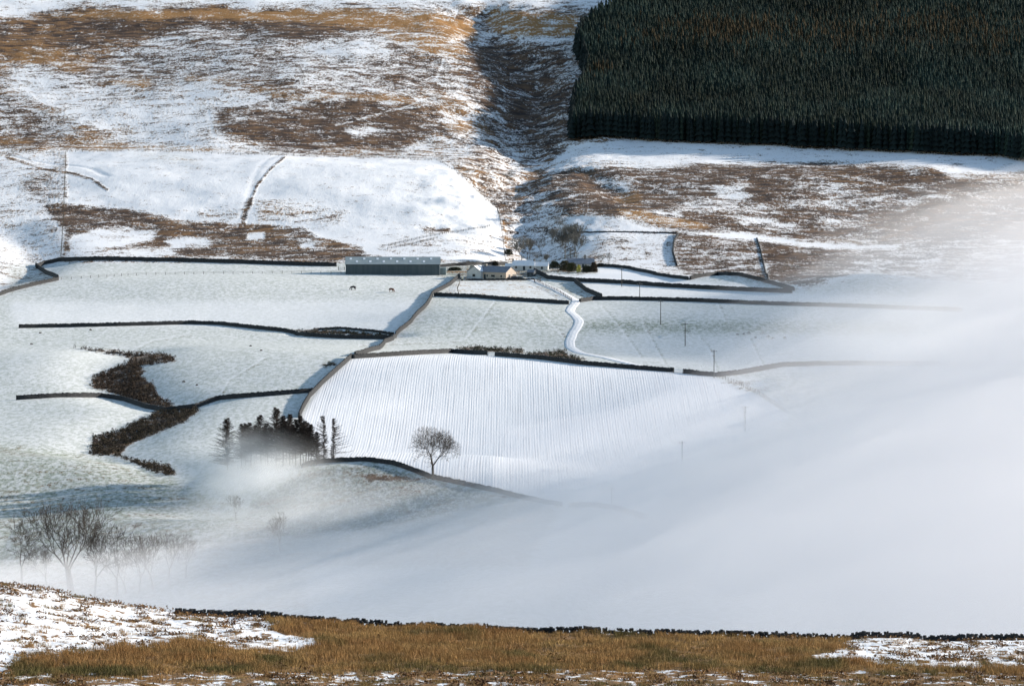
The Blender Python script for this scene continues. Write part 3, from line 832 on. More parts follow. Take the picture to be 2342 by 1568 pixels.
# larches
def larch(seed, h, lean=0.0, one=0, clear=.12, wid=.33):
    R = random.Random(seed)
    tr, cr = [], []
    n = 14
    def ax(t): return Vector((lean * h * t * t + .12 * math.sin(t * 7 + seed), .08 * math.cos(t * 5), h * t - .4))
    rad = lambda t: .20 * (1 - t) ** .8 + .02
    for k in range(n):
        a, b = k / n, (k + 1) / n
        tr.append((tuple(ax(a)), tuple(ax(b)), rad(a), rad(b)))
    t = clear
    while t < .985:
        for _ in range(R.choice((4, 5, 5, 6)) if one == 0 else R.choice((2, 3, 3))):
            a = R.uniform(0, 6.283)
            prof = (1 - t) ** .88 * (.45 + .55 * min(1, (t - clear) / .18 + .25))
            Ln = h * wid * prof * R.uniform(.55, 1.2) + .25
            if one: Ln *= (1 + .75 * math.cos(a) * one)
            d = Vector((math.cos(a), math.sin(a), R.uniform(-.12, .14) + .35 * t))
            p = ax(t); m = 5
            for j in range(m):
                dz = -.10 + .075 * j
                q = p + (d + Vector((R.gauss(0, .06), R.gauss(0, .06), dz))).normalized() * Ln / m
                rr = .05 * (1 - j / m) + .018
                cr.append((tuple(p), tuple(q), rr, rr * .8))
                for w_ in range(8):
                    pp = p.lerp(q, R.random())
                    s = R.choice((-1, 1))
                    e = Vector((-d.y * s, d.x * s, 0)) * R.uniform(.2, 1) + d * R.uniform(.1, .6) + Vector((0, 0, R.uniform(-.55, .15)))
                    L2 = R.uniform(.25, .8) * (1.15 - .5 * j / m)
                    cr.append((tuple(pp), tuple(pp + e.normalized() * L2), .027, .013))
                p = q
        t += R.uniform(.012, .024)
    return segs_mesh('trunk', tr, M_larch, 6), segs_mesh('crown', cr, M_larch, 3)
LM = [larch(1, 18, wid=.50), larch(2, 18, .02, clear=.34, wid=.52), larch(3, 18, -.02, clear=.26, wid=.46), larch(4, 18, .01, 1, .12, .34), larch(5, 18, -.01, -.8, .12, .30)]
LT = [(520, 1075, 0, 125, 'leftmost larch of the knoll stand, cone shaped above the mist'), (552, 1070, 2, 105, 'short larch right of the leftmost one'), (574, 1070, 1, 108, 'larch low in the wisp, in the left half of the stand'),
      (597, 1066, 2, 122, 'larch rising to a blunt top left of the stand centre'), (612, 1068, 1, 105, 'shorter larch filling the stand left of its centre'), (632, 1064, 0, 138, 'tallest larch at the centre of the knoll stand'),
      (648, 1066, 1, 120, 'larch just right of the tallest one'), (662, 1064, 2, 122, 'dark larch right of the stand centre'), (676, 1066, 1, 112, 'larch with bare lower stems in the right half of the stand'),
      (688, 1064, 2, 118, 'reddish larch in front of the field wall corner'), (700, 1066, 1, 108, 'slim larch in the right half of the stand'), (712, 1064, 2, 98, 'larch near the right side of the stand'),
      (724, 1062, 0, 78, 'short spreading larch at the right end of the dense stand'), (586, 1060, 1, 92, 'thin larch behind the left half of the stand'), (655, 1058, 1, 100, 'thin larch behind the stand centre'),
      (741, 1056, 4, 110, 'left one of the pair of slender larches standing apart'), (763, 1056, 3, 104, 'right one of the pair of slender larches, branches all to the right')]
LT += [(u, v, (1, 0, 2)[q % 3], 80 + (q * 37) % 34, 'crowded larch in the dark middle of the knoll stand') for q, (u, v) in enumerate([(583, 1062), (606, 1058), (622, 1060), (640, 1056), (669, 1058), (694, 1058), (706, 1060), (562, 1064)])]
for (u, v, k, hp, lab) in LT:
    p = P(u, v)
    sc = hp / upx(p) / 18
    put_tree('larch_tree', LM[k], p, sc, 0 if k in (3, 4) else rng.uniform(0, 6.28), lab, group='larches on the knoll')

# ------------------------------------------------------------------ conifer plantation
def conifer_arrays(n_layers, sides, R):
    vs, fs = [], []
    for L_ in range(n_layers):
        t0 = .10 + .9 * L_ / n_layers
        t1 = min(1.0, t0 + 1.5 * .9 / n_layers + .02)
        r = .5 * (1 - t0) ** .75 + .03
        i = len(vs)
        vs.append((0, 0, t1))
        ph = R.uniform(0, 6.28)
        for k in range(sides):
            a = ph + 6.283 * k / sides
            rr = r * (R.uniform(.8, 1.15) if k % 2 == 0 else R.uniform(.45, .7))
            vs.append((rr * math.cos(a), rr * math.sin(a), t0 - (.03 if k % 2 == 0 else -.02)))
        for k in range(sides): fs.append((i, i + 1 + k, i + 1 + (k + 1) % sides))
    return np.array(vs), np.array(fs)
_R = random.Random(3)
CONI = [conifer_arrays(5, 8, _R) for _ in range(4)]
FB = [(1303, 324), (1308, 285), (1314, 250), (1334, 205), (1338, 178), (1324, 145), (1316, 122), (1330, 95), (1368, 62), (1420, 40), (1470, 10), (1500, -60)]
FR = [(1430, 318), (1560, 328), (1870, 340), (2100, 352), (2290, 359), (2342, 371), (2600, 388), (2900, 396)]
left_b = np.array([P(*q)[:2] for q in FB]); front_b = np.array([P(*q)[:2] for q in [FB[0]] + FR])
def in_forest(x, y):
    lb = left_b[np.argsort(left_b[:, 1])]
    fx = np.interp(y, lb[:, 1], lb[:, 0])
    fb = front_b[np.argsort(front_b[:, 0])]
    fy = np.interp(x, fb[:, 0], fb[:, 1])
    return (x > fx) & (y > fy)
sp_ = 2.2
X_, Y_ = np.meshgrid(np.arange(20, 480, sp_), np.arange(2200, 3080, sp_))
X_ = (X_ + rng.uniform(-1.3, 1.3, X_.shape)).ravel(); Y_ = (Y_ + rng.uniform(-1.3, 1.3, Y_.shape)).ravel()
ok = in_forest(X_, Y_) & (X_ / Y_ < .155)
X_, Y_ = X_[ok], Y_[ok]; Z_ = Hf(X_, Y_)
TH = 14.5 + rng.normal(0, 1.0, len(X_)) + 1.5 * fbm(X_ / 60, Y_ / 60, 77, 2)
TU = CU + X_ / Y_ * F; TV = -Z_ / Y_ * F
brn = np.zeros(len(X_))
for (u, v, ru, rv, a) in [(1660, 95, 130, 26, .95), (1600, 100, 60, 16, .6), (1900, 105, 220, 36, .45), (2150, 90, 140, 34, .55), (2270, 120, 40, 34, .6), (1480, 115, 60, 16, .4), (1370, 185, 25, 12, .5)]:
    brn = np.maximum(brn, a * np.exp(-((TU - u) / ru) ** 2 - ((TV - v - 20) / rv) ** 2))
isb = rng.uniform(0, 1, len(X_)) < brn
gv = rng.uniform(.6, 1.15, len(X_))[:, None] * (1 + .75 * fbm(X_ / 28, Y_ / 45, 88, 3))[:, None]
col = np.array([[.014, .031, .028]]) * gv + np.array([[.012, .010, .0]]) * rng.uniform(0, 1, len(X_))[:, None]
col[isb] = np.array([[.060, .043, .020]]) * rng.uniform(.6, 1.2, (isb.sum(), 1))
# outermost visible trees as individuals: front row and left edge
lb = left_b[np.argsort(left_b[:, 1])]; fb = front_b[np.argsort(front_b[:, 0])]
edge = np.minimum(Y_ - np.interp(X_, fb[:, 0], fb[:, 1]), (X_ - np.interp(Y_, lb[:, 1], lb[:, 0])) * 1.2)
inframe = (np.abs(X_ / Y_) < .1045) & (TV > -20)
order = np.argsort(np.where(inframe, edge, 1e9))
ind = order[:290]
rest = np.ones(len(X_), bool); rest[ind] = False
def tree_batch(idx, seed):
    vs, fs, cs = [], [], []
    n0 = 0
    r2 = np.random.default_rng(seed)
    var = r2.integers(0, 4, len(idx))
    for k in range(4):
        g = idx[var == k]
        V0, F0 = CONI[k]
        a = r2.uniform(0, 6.28, len(g)); wd = r2.uniform(3.0, 4.4, len(g))
        ca, sa = np.cos(a)[:, None], np.sin(a)[:, None]
        x = (V0[None, :, 0] * ca - V0[None, :, 1] * sa) * wd[:, None] + X_[g][:, None]
        y = (V0[None, :, 0] * sa + V0[None, :, 1] * ca) * wd[:, None] + Y_[g][:, None]
        z = V0[None, :, 2] * TH[g][:, None] + Z_[g][:, None]
        vs.append(np.stack([x, y, z], 2).reshape(-1, 3))
        fs.append((F0[None] + (np.arange(len(g)) * len(V0))[:, None, None]).reshape(-1, 3) + n0)
        cs.append(np.repeat(col[g], len(V0), 0))
        n0 += len(g) * len(V0)
    return np.concatenate(vs), np.concatenate(fs), np.concatenate(cs)
v_, f_, c_ = tree_batch(np.nonzero(rest)[0], 5)
me = np_mesh('conifer_forest', v_, f_, M_tint); add_attr(me, 'tint', c_)
tag(obj('conifer_forest', me), 'dark dense conifer plantation covering the upper right hillside', 'forest', kind='stuff')
cm = []
for k in range(4):
    V0, F0 = CONI[k]
    for j in range(2):
        me = np_mesh('crown', V0 * np.array([4.3, 4.3, 14.5]), F0, M_tint)
        add_attr(me, 'tint', np.repeat(np.array([[.011, .021, .021]]) * (.8 + .3 * j), len(V0), 0)); cm.append(me)  # edge crowns darker than the mass, the shade of the front put into the tint
tm = segs_mesh('trunk', [((0, 0, -.5), (0, 0, 10), .17, .06)], M_bark, 6)
proto = None
for q in ind:
    o = empty('conifer_tree', (X_[q], Y_[q], Z_[q]), rng.uniform(0, 6.28), TH[q] / 14.5)
    o.scale = (TH[q] / 14.5 * rng.uniform(1.0, 1.6), TH[q] / 14.5 * rng.uniform(1.0, 1.6), TH[q] / 14.5 * rng.uniform(.9, 1.06))
    obj('crown', cm[rng.integers(0, 8)], o); obj('trunk', tm, o)
    tag(o, 'dark conifer in the outermost rows of the hillside plantation', 'conifer', 'conifers along the edge of the plantation')

# ------------------------------------------------------------------ farm trees and bushes
def leafclump(n, rx, ry, h, size, R):
    """scrub: many small faces and twigs"""
    a = R.uniform(0, 6.283, n); r = np.sqrt(R.uniform(0, 1, n)); t = R.uniform(0, 1, n)
    k = np.sqrt(np.maximum(0, 1 - (t * .9) ** 2))
    c = np.stack([rx * r * k * np.cos(a), ry * r * k * np.sin(a), h * t], 1)
    d = R.normal(0, 1, (n, 3)); d /= np.linalg.norm(d, axis=1)[:, None]
    e = R.normal(0, 1, (n, 3)); e -= (e * d).sum(1)[:, None] * d; e /= np.linalg.norm(e, axis=1)[:, None]
    s = size * R.uniform(.6, 1.4, n)[:, None]
    v = np.stack([c - d * s, c + d * s, c + e * s * 1.1], 1).reshape(-1, 3)
    return v, np.arange(3 * n).reshape(-1, 3)
def bush_mesh(n, rx, ry, h, size, c1, c2, seed=1):
    R = np.random.default_rng(seed)
    v, f = leafclump(n, rx, ry, h, size, R)
    me = np_mesh('foliage', v, f, M_tint)
    w = R.uniform(0, 1, n)[:, None]
    add_attr(me, 'tint', np.repeat(np.array([c1]) * (1 - w) + np.array([c2]) * w, 3, 0))
    return me
FT = [tree_meshes(31, 10, bark=M_grey, levels=6, spread=.7, trunk_frac=.16, r0=.2, minr=.03), tree_meshes(32, 9, bark=M_grey, levels=6, spread=.6, trunk_frac=.14, r0=.16, multi=2, minr=.03), tree_meshes(33, 8, bark=M_grey, levels=5, spread=.8, trunk_frac=.15, r0=.16, minr=.035)]
FTL = [(1193, 600, 0, 62, 'bare tree behind the white cottage, left of the gully'), (1208, 592, 1, 50, 'twiggy bare tree in the gully behind the white cottage'), (1222, 600, 2, 26, 'low bare tree between the cottage roof and the gully'),
       (1238, 585, 2, 42, 'pale twiggy tree in the middle of the gully mouth'), (1262, 560, 1, 40, 'bare tree higher in the gully, upslope of the pale twiggy one'), (1292, 592, 0, 72, 'broad bare tree left in the thicket above the dark cottage'),
       (1308, 590, 1, 84, 'tallest bare tree in the thicket above the dark cottage'), (1318, 592, 0, 62, 'bare tree at the right side of the thicket above the dark cottage'), (1276, 530, 2, 38, 'small bare tree upslope of the thicket'),
       (1230, 500, 2, 36, 'small bare tree by the stream upper in the gully'), (1182, 470, 2, 26, 'tiny bare tree beside the gully stream near the field corner'), (1165, 420, 2, 30, 'olive bush like tree where the gully narrows'),
       (1300, 560, 2, 48, 'rounded bare tree at the back of the thicket'), (1374, 606, 2, 26, 'small bare tree right of the dark cottage, by the wall'), (1248, 604, 1, 24, 'low tree beside the right end of the white cottage'),
       (1390, 604, 2, 28, 'thin bare sapling above the wall right of the dark cottage')]
for (u, v, k, hp, lab) in FTL:
    p = P(u, v); put_tree('bare_tree', FT[k], p, hp / upx(p) / [10, 9, 8][k], rng.uniform(0, 6.28), lab, group='bare trees around the farm')
def bush(u, v, w, h, c1, c2, label, n=500, size=.2, cat='bush', name='bush'):
    n = int(n * 2.2)
    p = P(u, v); k = upx(p)
    o = empty(name, p)
    obj('foliage', bush_mesh(n, w / k / 2, w / k / 3, h / k, size, c1, c2, int(u)), o)
    obj('stem', segs_mesh('stem', [((0, 0, -.2), (.05, 0, h / k * .7), .07, .04), ((0, 0, .1), (.25, .1, h / k * .6), .05, .03)], M_bark, 5), o)
    return tag(o, label, cat)
DK, DK2 = (.04, .05, .035), (.10, .10, .06)
bush(1163, 582, 22, 12, DK, DK2, 'small dark evergreen bush by the thin wall above the farm')
bush(1130, 607, 22, 9, DK, (.08, .06, .04), 'dark bush behind the farmhouse roof')
bush(1080, 626, 16, 20, (.5, .5, .42), (.8, .8, .75), 'frosted pale bush against the left end of the farmhouse')
bush(1292, 618, 28, 22, (.05, .05, .03), (.12, .10, .05), 'dark garden shrub at the left end of the dark cottage', 900)
bush(1308, 620, 26, 19, (.05, .06, .03), (.13, .12, .06), 'olive garden shrub left of the yellow bush', 900)
bush(1324, 622, 12, 16, (.55, .50, .06), (.75, .68, .12), 'bright yellow bush in front of the dark cottage', 500, .13)
bush(1342, 622, 26, 14, (.04, .05, .035), (.09, .09, .06), 'low dark shrub right of the yellow bush', 800)
bush(1358, 622, 18, 22, (.05, .04, .03), (.11, .08, .06), 'dark brown hedge clump at the right garden corner', 800)
bush(1268, 612, 26, 14, DK, DK2, 'dark green bush between the two cottages', 700)
bush(1374, 610, 24, 8, (.05, .04, .03), (.10, .08, .06), 'low brown thicket at the foot of the wall right of the dark cottage', 500)
bush(1040, 618, 34, 7, DK, DK2, 'low green bramble bank between barn and farmhouse', 600)

# scrub as ground cover
def scrub(name, polys, label, dens, size, hgt, c1, c2, seed):
    R = np.random.default_rng(seed)
    allv, allc = [], []
    for poly in polys:
        m = pip(poly)
        rr, cc = np.nonzero(m)
        if not len(rr): continue
        n = int(len(rr) * 4 * dens)
        for _ in range(n):
            k = R.integers(0, len(rr))
            if fbm(np.array([cc[k] / 9.]), np.array([rr[k] / 5.]), 7, 2)[0] < -.38: continue
            u = (cc[k] - RM + R.random()) * 2 + R.normal(0, 1.5); v = (rr[k] - RM + R.random()) * 2 + R.normal(0, 1.0)
            p = P(u, v)
            q, _f = leafclump(26, R.uniform(.4, .9), R.uniform(.6, 1.6), hgt * R.uniform(.4, 1.7), size, R)
            allv.append(q + p)
            w = R.uniform(0, 1)
            allc.append(np.repeat([[c1[i] * (1 - w) + c2[i] * w for i in range(3)]], len(q), 0))
    v = np.concatenate(allv); c = np.concatenate(allc)
    me = np_mesh(name, v, np.arange(len(v)).reshape(-1, 3), M_tint); add_attr(me, 'tint', c)
    return tag(obj(name, me), label, 'scrub', kind='stuff')
B1, B2 = (.035, .028, .024), (.095, .065, .045)
scrub('scrub', [SCRUB['upper']], 'dark brown scrub winding down the left field above the dipping wall', .09, .17, .9, B1, B2, 1)
scrub('scrub', [SCRUB['lower'], SCRUB['stream']], 'dark brown scrub in the stream bend below the dipping wall', .11, .17, .9, B1, (.09, .07, .045), 2)
scrub('scrub', [SCRUB['trackside']], 'dark scrub along the wall between the track bend and the plowed field', .09, .16, .8, (.035, .04, .03), (.08, .08, .05), 3)
scrub('scrub', [SCRUB['bank'], SCRUB['corner']], 'thin dark scrub on the bank by the diagonal wall', .07, .15, .7, (.035, .04, .03), (.07, .07, .05), 4)

# lone tufts in the fields
TUFTS = [((1572, 763), 22, 'largest dark rush tuft, right of the fourth pole'), ((1687, 766), 8, 'first small brown tuft from the left in the right field row'), ((1701, 765), 8, 'second small brown tuft in the right field row'),
         ((1712, 763), 11, 'upright brown tuft in the right field row'), ((1728, 773), 8, 'low brown tuft just under the right field row'), ((1744, 765), 14, 'widest brown tuft in the right field row'),
         ((1757, 771), 10, 'brown tuft right of the widest one in the row'), ((1768, 775), 10, 'low brown tuft near the right end of the row'), ((1795, 774), 9, 'last brown tuft at the right end of the row'),
         ((92, 762), 7, 'dark tuft under the left field wall, near its left end'), ((207, 755), 7, 'dark tuft close under the left field wall'), ((72, 788), 8, 'dark tuft near the left edge above the scrub line'),
         ((573, 792), 7, 'dark tuft in the middle of the left field'), ((597, 802), 6, 'smaller dark tuft right below the middle one'), ((420, 874), 9, 'dark tuft low in the field above the dipping wall'), ((450, 881), 6, 'small dark tuft right of the one above the dipping wall')]
for (uv, w, lab) in TUFTS:
    p = P(*uv); k = upx(p)
    o = obj('rush_tuft', bush_mesh(90, w / k / 2, w / k / 2.5, w / k * .45, .12, (.04, .03, .02), (.12, .075, .04), int(uv[0])), None, p)
    tag(o, lab, 'rush tuft')

# ------------------------------------------------------------------ poles
M_pole = simple('pole_wood', (.10, .09, .08), (.06, .055, .05), 3.0)
M_cer = simple('ceramic', (.5, .5, .48), (.4, .4, .4), 3.0, rough=.3)
def pole(p, h, two=False):
    o = empty('utility_pole', p)
    MB().cyl((0, 0, -.5), (0, 0, h), .16, .11, 8).build('shaft', M_pole, o)
    MB().box(-.95, .95, -.16, -.04, h - .45, h - .31).build('crossarm', M_pole, o)
    if two: MB().box(-.5, .5, -.16, -.04, h - 1.9, h - 1.75).build('bracket', M_pole, o)
    for x in (-.85, 0, .85):
        MB().cyl((x, -.1, h - .31 if x else h), (x, -.1, (h - .31 if x else h) + .26), .07, .05, 6).build('insulator', M_cer, o)
    return o
PL = [((1422, 655), 42, 'utility pole crossing the long wall right of the dark cottage'), ((1463, 681), 33, 'short looking utility pole between the two long walls'), ((1511, 742), 55, 'utility pole in the right field, its top at the wall'),
      ((1567, 791), 53, 'utility pole beside the largest rush tuft'), ((1633, 864), 64, 'utility pole standing where the plowed field wall meets the misty wall'), ((1704, 985), 57, 'crossarm pole on the right end of the plowed field in thin mist'),
      ((1560, 1064), 56, 'faint utility pole at the fog edge on the plowed field'), ((1399, 1165), 52, 'faintest utility pole by the vanishing wall end')]
for uv, hp, lab in PL:
    p = P(*uv); tag(pole(p, hp / upx(p), uv[0] == 1704), lab, 'utility pole', 'line of utility poles')

# gates
def gate(uv, w, rz, label, mat_, h=1.25):
    p = P(*uv); o = empty('field_gate', p, rz)
    b = MB()
    for z in (.15, .4, .65, .9, 1.15): b.box(-w / 2, w / 2, -.03, .03, z * h / 1.25, z * h / 1.25 + .08)
    b.box(-w / 2, -w / 2 + .1, -.035, .035, .1, h); b.box(w / 2 - .1, w / 2, -.035, .035, .1, h)
    b.build('bars', mat_, o)
    for s in (-1, 1): MB().box(s * (w / 2 + .15) - .1, s * (w / 2 + .15) + .1, -.1, .1, -.3, h + .25).build('gate_post', M_post, o)
    return tag(o, label, 'gate')
gate((1552, 853), 2.8, 0, 'pale snowy gate in the wall gap near the end of the track', M_snow)
gate((1124, 814), 2.6, 0, 'white gate in the wall above the plowed field, beside the scrub', M_snow)
gate((1229, 645), 2.4, .5, 'gate at the top of the farm drive by the farmhouse', M_post)
gate((781, 618), 2.2, 0, 'gate between the long wall and the barn corner', M_metal)

# ------------------------------------------------------------------ buildings
M_barnw = simple('barn_boarding', (.065, .085, .095), (.085, .105, .115), .35, bump=.02, stretch=(3, 3, .1))
M_barnr = simple('frosted_sheet_roof', (.30, .35, .36), (.24, .29, .31), .25, bump=.02)
M_sky = simple('roof_light', (.80, .84, .86), (.72, .76, .8), 1.0, rough=.4)
M_white = simple('whitewash', (.60, .59, .57), (.50, .49, .48), .6)
M_cream = simple('cream_render', (.48, .40, .33), (.42, .35, .29), .5)
M_slate = simple('slate', (.17, .19, .23), (.22, .24, .28), .8, bump=.02)
M_dark = simple('dark_glass', (.02, .025, .03), (.03, .035, .04), 1.0, rough=.2, spec=.5)
M_door = simple('painted_door', (.06, .07, .08), (.05, .06, .07), 1.0)
M_stone = simple('cottage_stone', (.16, .15, .14), (.24, .22, .20), 1.4, bump=.04)
M_frame = simple('white_frame', (.7, .7, .68), (.6, .6, .6), 1.0)

def gabled(o, x0, x1, y0, y1, ze, zr, mw, mr, along='x', over=.35, t=.16, name_w='walls', name_r='roof', half=None):
    """gabled block on parent o; returns wall and roof objects"""
    w = MB()
    if along == 'x':
        ym = (y0 + y1) / 2
        w.poly([(x0, y0, -1.2), (x1, y0, -1.2), (x1, y0, ze), (x0, y0, ze)]); w.poly([(x1, y1, -1.2), (x0, y1, -1.2), (x0, y1, ze), (x1, y1, ze)])
        w.poly([(x1, y0, -1.2), (x1, y1, -1.2), (x1, y1, ze), (x1, ym, zr), (x1, y0, ze)]); w.poly([(x0, y1, -1.2), (x0, y0, -1.2), (x0, y0, ze), (x0, ym, zr), (x0, y1, ze)])
        sl = (zr - ze) / (ym - y0)
        r1 = [(x0 - over, y0 - over, ze - over * sl + t), (x1 + over, y0 - over, ze - over * sl + t), (x1 + over, ym, zr + t), (x0 - over, ym, zr + t)]
        r2 = [(x1 + over, y1 + over, ze - over * sl + t), (x0 - over, y1 + over, ze - over * sl + t), (x0 - over, ym, zr + t), (x1 + over, ym, zr + t)]
    else:
        xm = (x0 + x1) / 2
        w.poly([(x0, y1, -1.2), (x0, y0, -1.2), (x0, y0, ze), (x0, y1, ze)]); w.poly([(x1, y0, -1.2), (x1, y1, -1.2), (x1, y1, ze), (x1, y0, ze)])
        w.poly([(x0, y0, -1.2), (x1, y0, -1.2), (x1, y0, ze), (xm, y0, zr), (x0, y0, ze)]); w.poly([(x1, y1, -1.2), (x0, y1, -1.2), (x0, y1, ze), (xm, y1, zr), (x1, y1, ze)])
        sl = (zr - ze) / (xm - x0)
        r1 = [(x0 - over, y1 + over, ze - over * sl + t), (x0 - over, y0 - over, ze - over * sl + t), (xm, y0 - over, zr + t), (xm, y1 + over, zr + t)]
        r2 = [(x1 + over, y0 - over, ze - over * sl + t), (x1 + over, y1 + over, ze - over * sl + t), (xm, y1 + over, zr + t), (xm, y0 - over, zr + t)]
    wo = w.build(name_w, mw, o)
    ro = MB().slab(r1, t * .9).slab(r2, t * .9).build(name_r, mr, o)
    return wo, ro
def window(o, x, z, w, h, y, axis='y', n=-1, mat_=None, name='window'):
    """window on plane y (axis y, facing n) or on plane x (axis x)"""
    if axis == 'y':
        f = MB().box(x - w / 2, x + w / 2, min(y, y + n * .05), max(y, y + n * .05), z, z + h).build(name, mat_ or M_frame, o)
        MB().box(x - w / 2 + .08, x + w / 2 - .08, min(y + n * .053, y + n * .07), max(y + n * .053, y + n * .07), z + .08, z + h - .08).build('pane', M_dark, f)
    else:
        f = MB().box(min(y, y + n * .05), max(y, y + n * .05), x - w / 2, x + w / 2, z, z + h).build(name, mat_ or M_frame, o)
        MB().box(min(y + n * .053, y + n * .07), max(y + n * .053, y + n * .07), x - w / 2 + .08, x + w / 2 - .08, z + .08, z + h - .08).build('pane', M_dark, f)
    return f

# long barn
pl, pr = P(791, 627), P(1005, 630)
W = abs((1005 - 790) / F * pl[1])
o = empty('long_barn', ((pl[0] + pr[0]) / 2, (pl[1] + pr[1]) / 2, min(pl[2], pr[2])), math.atan2(0, 1))
k = F / pl[1]
zb = max(0, 0)
we, ro = gabled(o, -W / 2, W / 2, 0, 15, 25 / k, 25 / k + 2.6, M_barnw, M_barnr, over=.3)
for r_, n_, off in ((.62, 7, 0), (.25, 6, .5)):
    for i in range(n_):
        cx = -W / 2 + W * (i + .35 + off * .95) / 7
        y0 = 7.5 * r_; z0 = 25 / k + 2.6 * r_ + .16
        s = 2.6 / 7.5
        q = MB().slab([(cx - .45, y0, z0 + .05), (cx + .45, y0, z0 + .05), (cx + .45, y0 + 1.6, z0 + .05 + 1.6 * s), (cx - .45, y0 + 1.6, z0 + .05 + 1.6 * s)], .04).build('skylight', M_sky, o)
MB().box(W / 2 + .003, W / 2 + 2.6, 2, 10, -1, 2.9).build('lean_to', simple('lean_to_sheet', (.22, .27, .28), None, .5), o)
MB().box(W / 2 + .01, W / 2 + .16, -.15, 0.0, -1, 25 / k - .1).build('lit_gable_edge', M_white, o)  # white strip standing in for the thin sunlit gable
MB().box(-W / 2 - .2, W / 2 + .2, -.42, -.3, 25 / k - .12, 25 / k + .02).build('gutter', M_door, o)
tag(o, 'long low dark clad barn with frosted roof and rows of roof lights', 'barn')

# farmhouse
TH_ = math.radians(33)
pc = P(1157, 640)
o = empty('farmhouse', pc, -TH_)
k = upx(pc); ze, zr = 17 / k, 29 / k
Lh, Dh = 13.5, 7.6
gabled(o, -Lh, 0, 0, Dh, ze, zr, M_cream, M_slate, over=.25)
# cross wing at the left end
gabled(o, -Lh - 4.3, -Lh + 2.4, -1.6, Dh, ze - .02, zr + .05, M_white, M_slate, along='y', over=.25, name_w='wing_walls', name_r='wing_roof')
sl = (zr + .05 - ze) / 3.35
MB().slab([(-Lh - .95 + 3.5, -1.75, ze + .16), (-Lh - .95 + 3.5, 1.4, ze + .16), (-Lh - .95 + .1, Dh / 2 - .1, zr + .28), (-Lh - .95 + .1, -1.75, zr + .28)], .08).build('roof_snow', M_snow, o)
window(o, -6.2, .9, 2.0, 1.1, 0.0); window(o, -2.2, .9, 1.0, 1.1, 0.0); window(o, -9.0, .9, .8, 1.1, 0.0)
window(o, 2.6, .9, 1.3, 1.2, 0.0, 'x', 1); window(o, 5.4, .9, .9, 1.2, 0.0, 'x', 1); window(o, -Lh - .9, .9, 1.5, 1.2, -1.6)
MB().box(0.0, .07, 6.3, 7.2, -.1, 2.0).build('door', M_door, o)
MB().box(-10.6, -9.7, -.06, 0, -.1, 2.0).build('door', M_door, o)
MB().box(-.1, .02, -.12, 0, -1, ze - .1).build('downpipe', M_door, o)
MB().box(-12.6, -11.6, 3.2, 4.2, zr - .6, zr + .9).build('chimney', M_stone, o)
tag(o, 'cream farmhouse with slate roof, sunlit right gable and snowy cross wing', 'house')

# white cottage row
pc = P(1212, 618); k = upx(pc)
o = empty('white_cottage', pc, math.radians(-4))
w1 = 49 / k; w2 = 32 / k; xl = (1172 - 1212) / k
gabled(o, xl, xl + w1, 0, 6, 10.5 / k, 21 / k, M_white, M_snow, over=.2)
gabled(o, xl + w1 + .004, xl + w1 + w2, .3, 5.4, 9.5 / k, 18 / k, M_white, M_snow, over=.15, name_w='annexe_walls', name_r='annexe_roof')
gabled(o, xl - 17 / k, xl - .004, 1.0, 5.0, 7 / k, 14 / k, M_white, M_snow, over=.15, name_w='outhouse_walls', name_r='outhouse_roof')
for x_ in (1.5, 7.4): window(o, xl + x_, .75, .8, .95, 0, mat_=M_dark)
window(o, xl + w1 + 3.3, .5, .9, 1.0, .3, mat_=M_dark)
MB().box(xl + 4.3, xl + 5.2, -.07, 0, -.1, 1.7).build('door', M_door, o)
MB().box(xl + w1 + 1.0, xl + w1 + 2.5, .22, .3, 1.15, 1.3).build('lintel', M_stone, o)
MB().box(xl - .3, xl + .35, 2.6, 3.3, 21 / k - .5, 21 / k + .8).build('chimney', M_stone, o)
MB().box(xl + w1 - .4, xl + w1 + .3, 2.6, 3.3, 21 / k - .5, 21 / k + .7).build('chimney', M_stone, o)
tag(o, 'low white cottage row with snowy roofs and small dark windows', 'house')

# dark cottage
pc = P(1320, 612); k = upx(pc)
o = empty('dark_cottage', pc, math.radians(3))
x0, x1 = (1284 - 1320) / k, (1359 - 1320) / k
gabled(o, x0 + 2.6, x1, 0, 6.2, 9 / k, 20 / k, M_white, M_slate, over=.3)
gabled(o, x0, x0 + 2.59, .4, 5.6, 8 / k, 16 / k, M_white, M_snow, over=.1, name_w='annexe_walls', name_r='annexe_roof')
xc = (1339 - 1320) / k
MB().box(xc - .4, xc + .4, 2.6, 3.5, 20 / k - .6, 20 / k + 1.5).build('chimney', M_stone, o)
for x_ in (-2.0, .6, 3.6): window(o, x_, .55, .8, .8, 0)
MB().box(2.0, 2.9, -.06, 0, -.1, 1.5).build('door', M_door, o)
tag(o, 'cottage with dark slate roof and one chimney behind garden shrubs', 'house')

# shed by the cottage
pc = P(1213, 632); k = upx(pc)
o = empty('farm_shed', pc, math.radians(-20))
gabled(o, -1.4, 1.4, 0, 2.6, 1.7, 2.5, M_door, M_slate, over=.15)
MB().box(-.4, .4, -.05, 0, -.1, 1.45).build('door', M_barnw, o)
tag(o, 'small dark shed below the white cottage, beside the drive', 'shed')

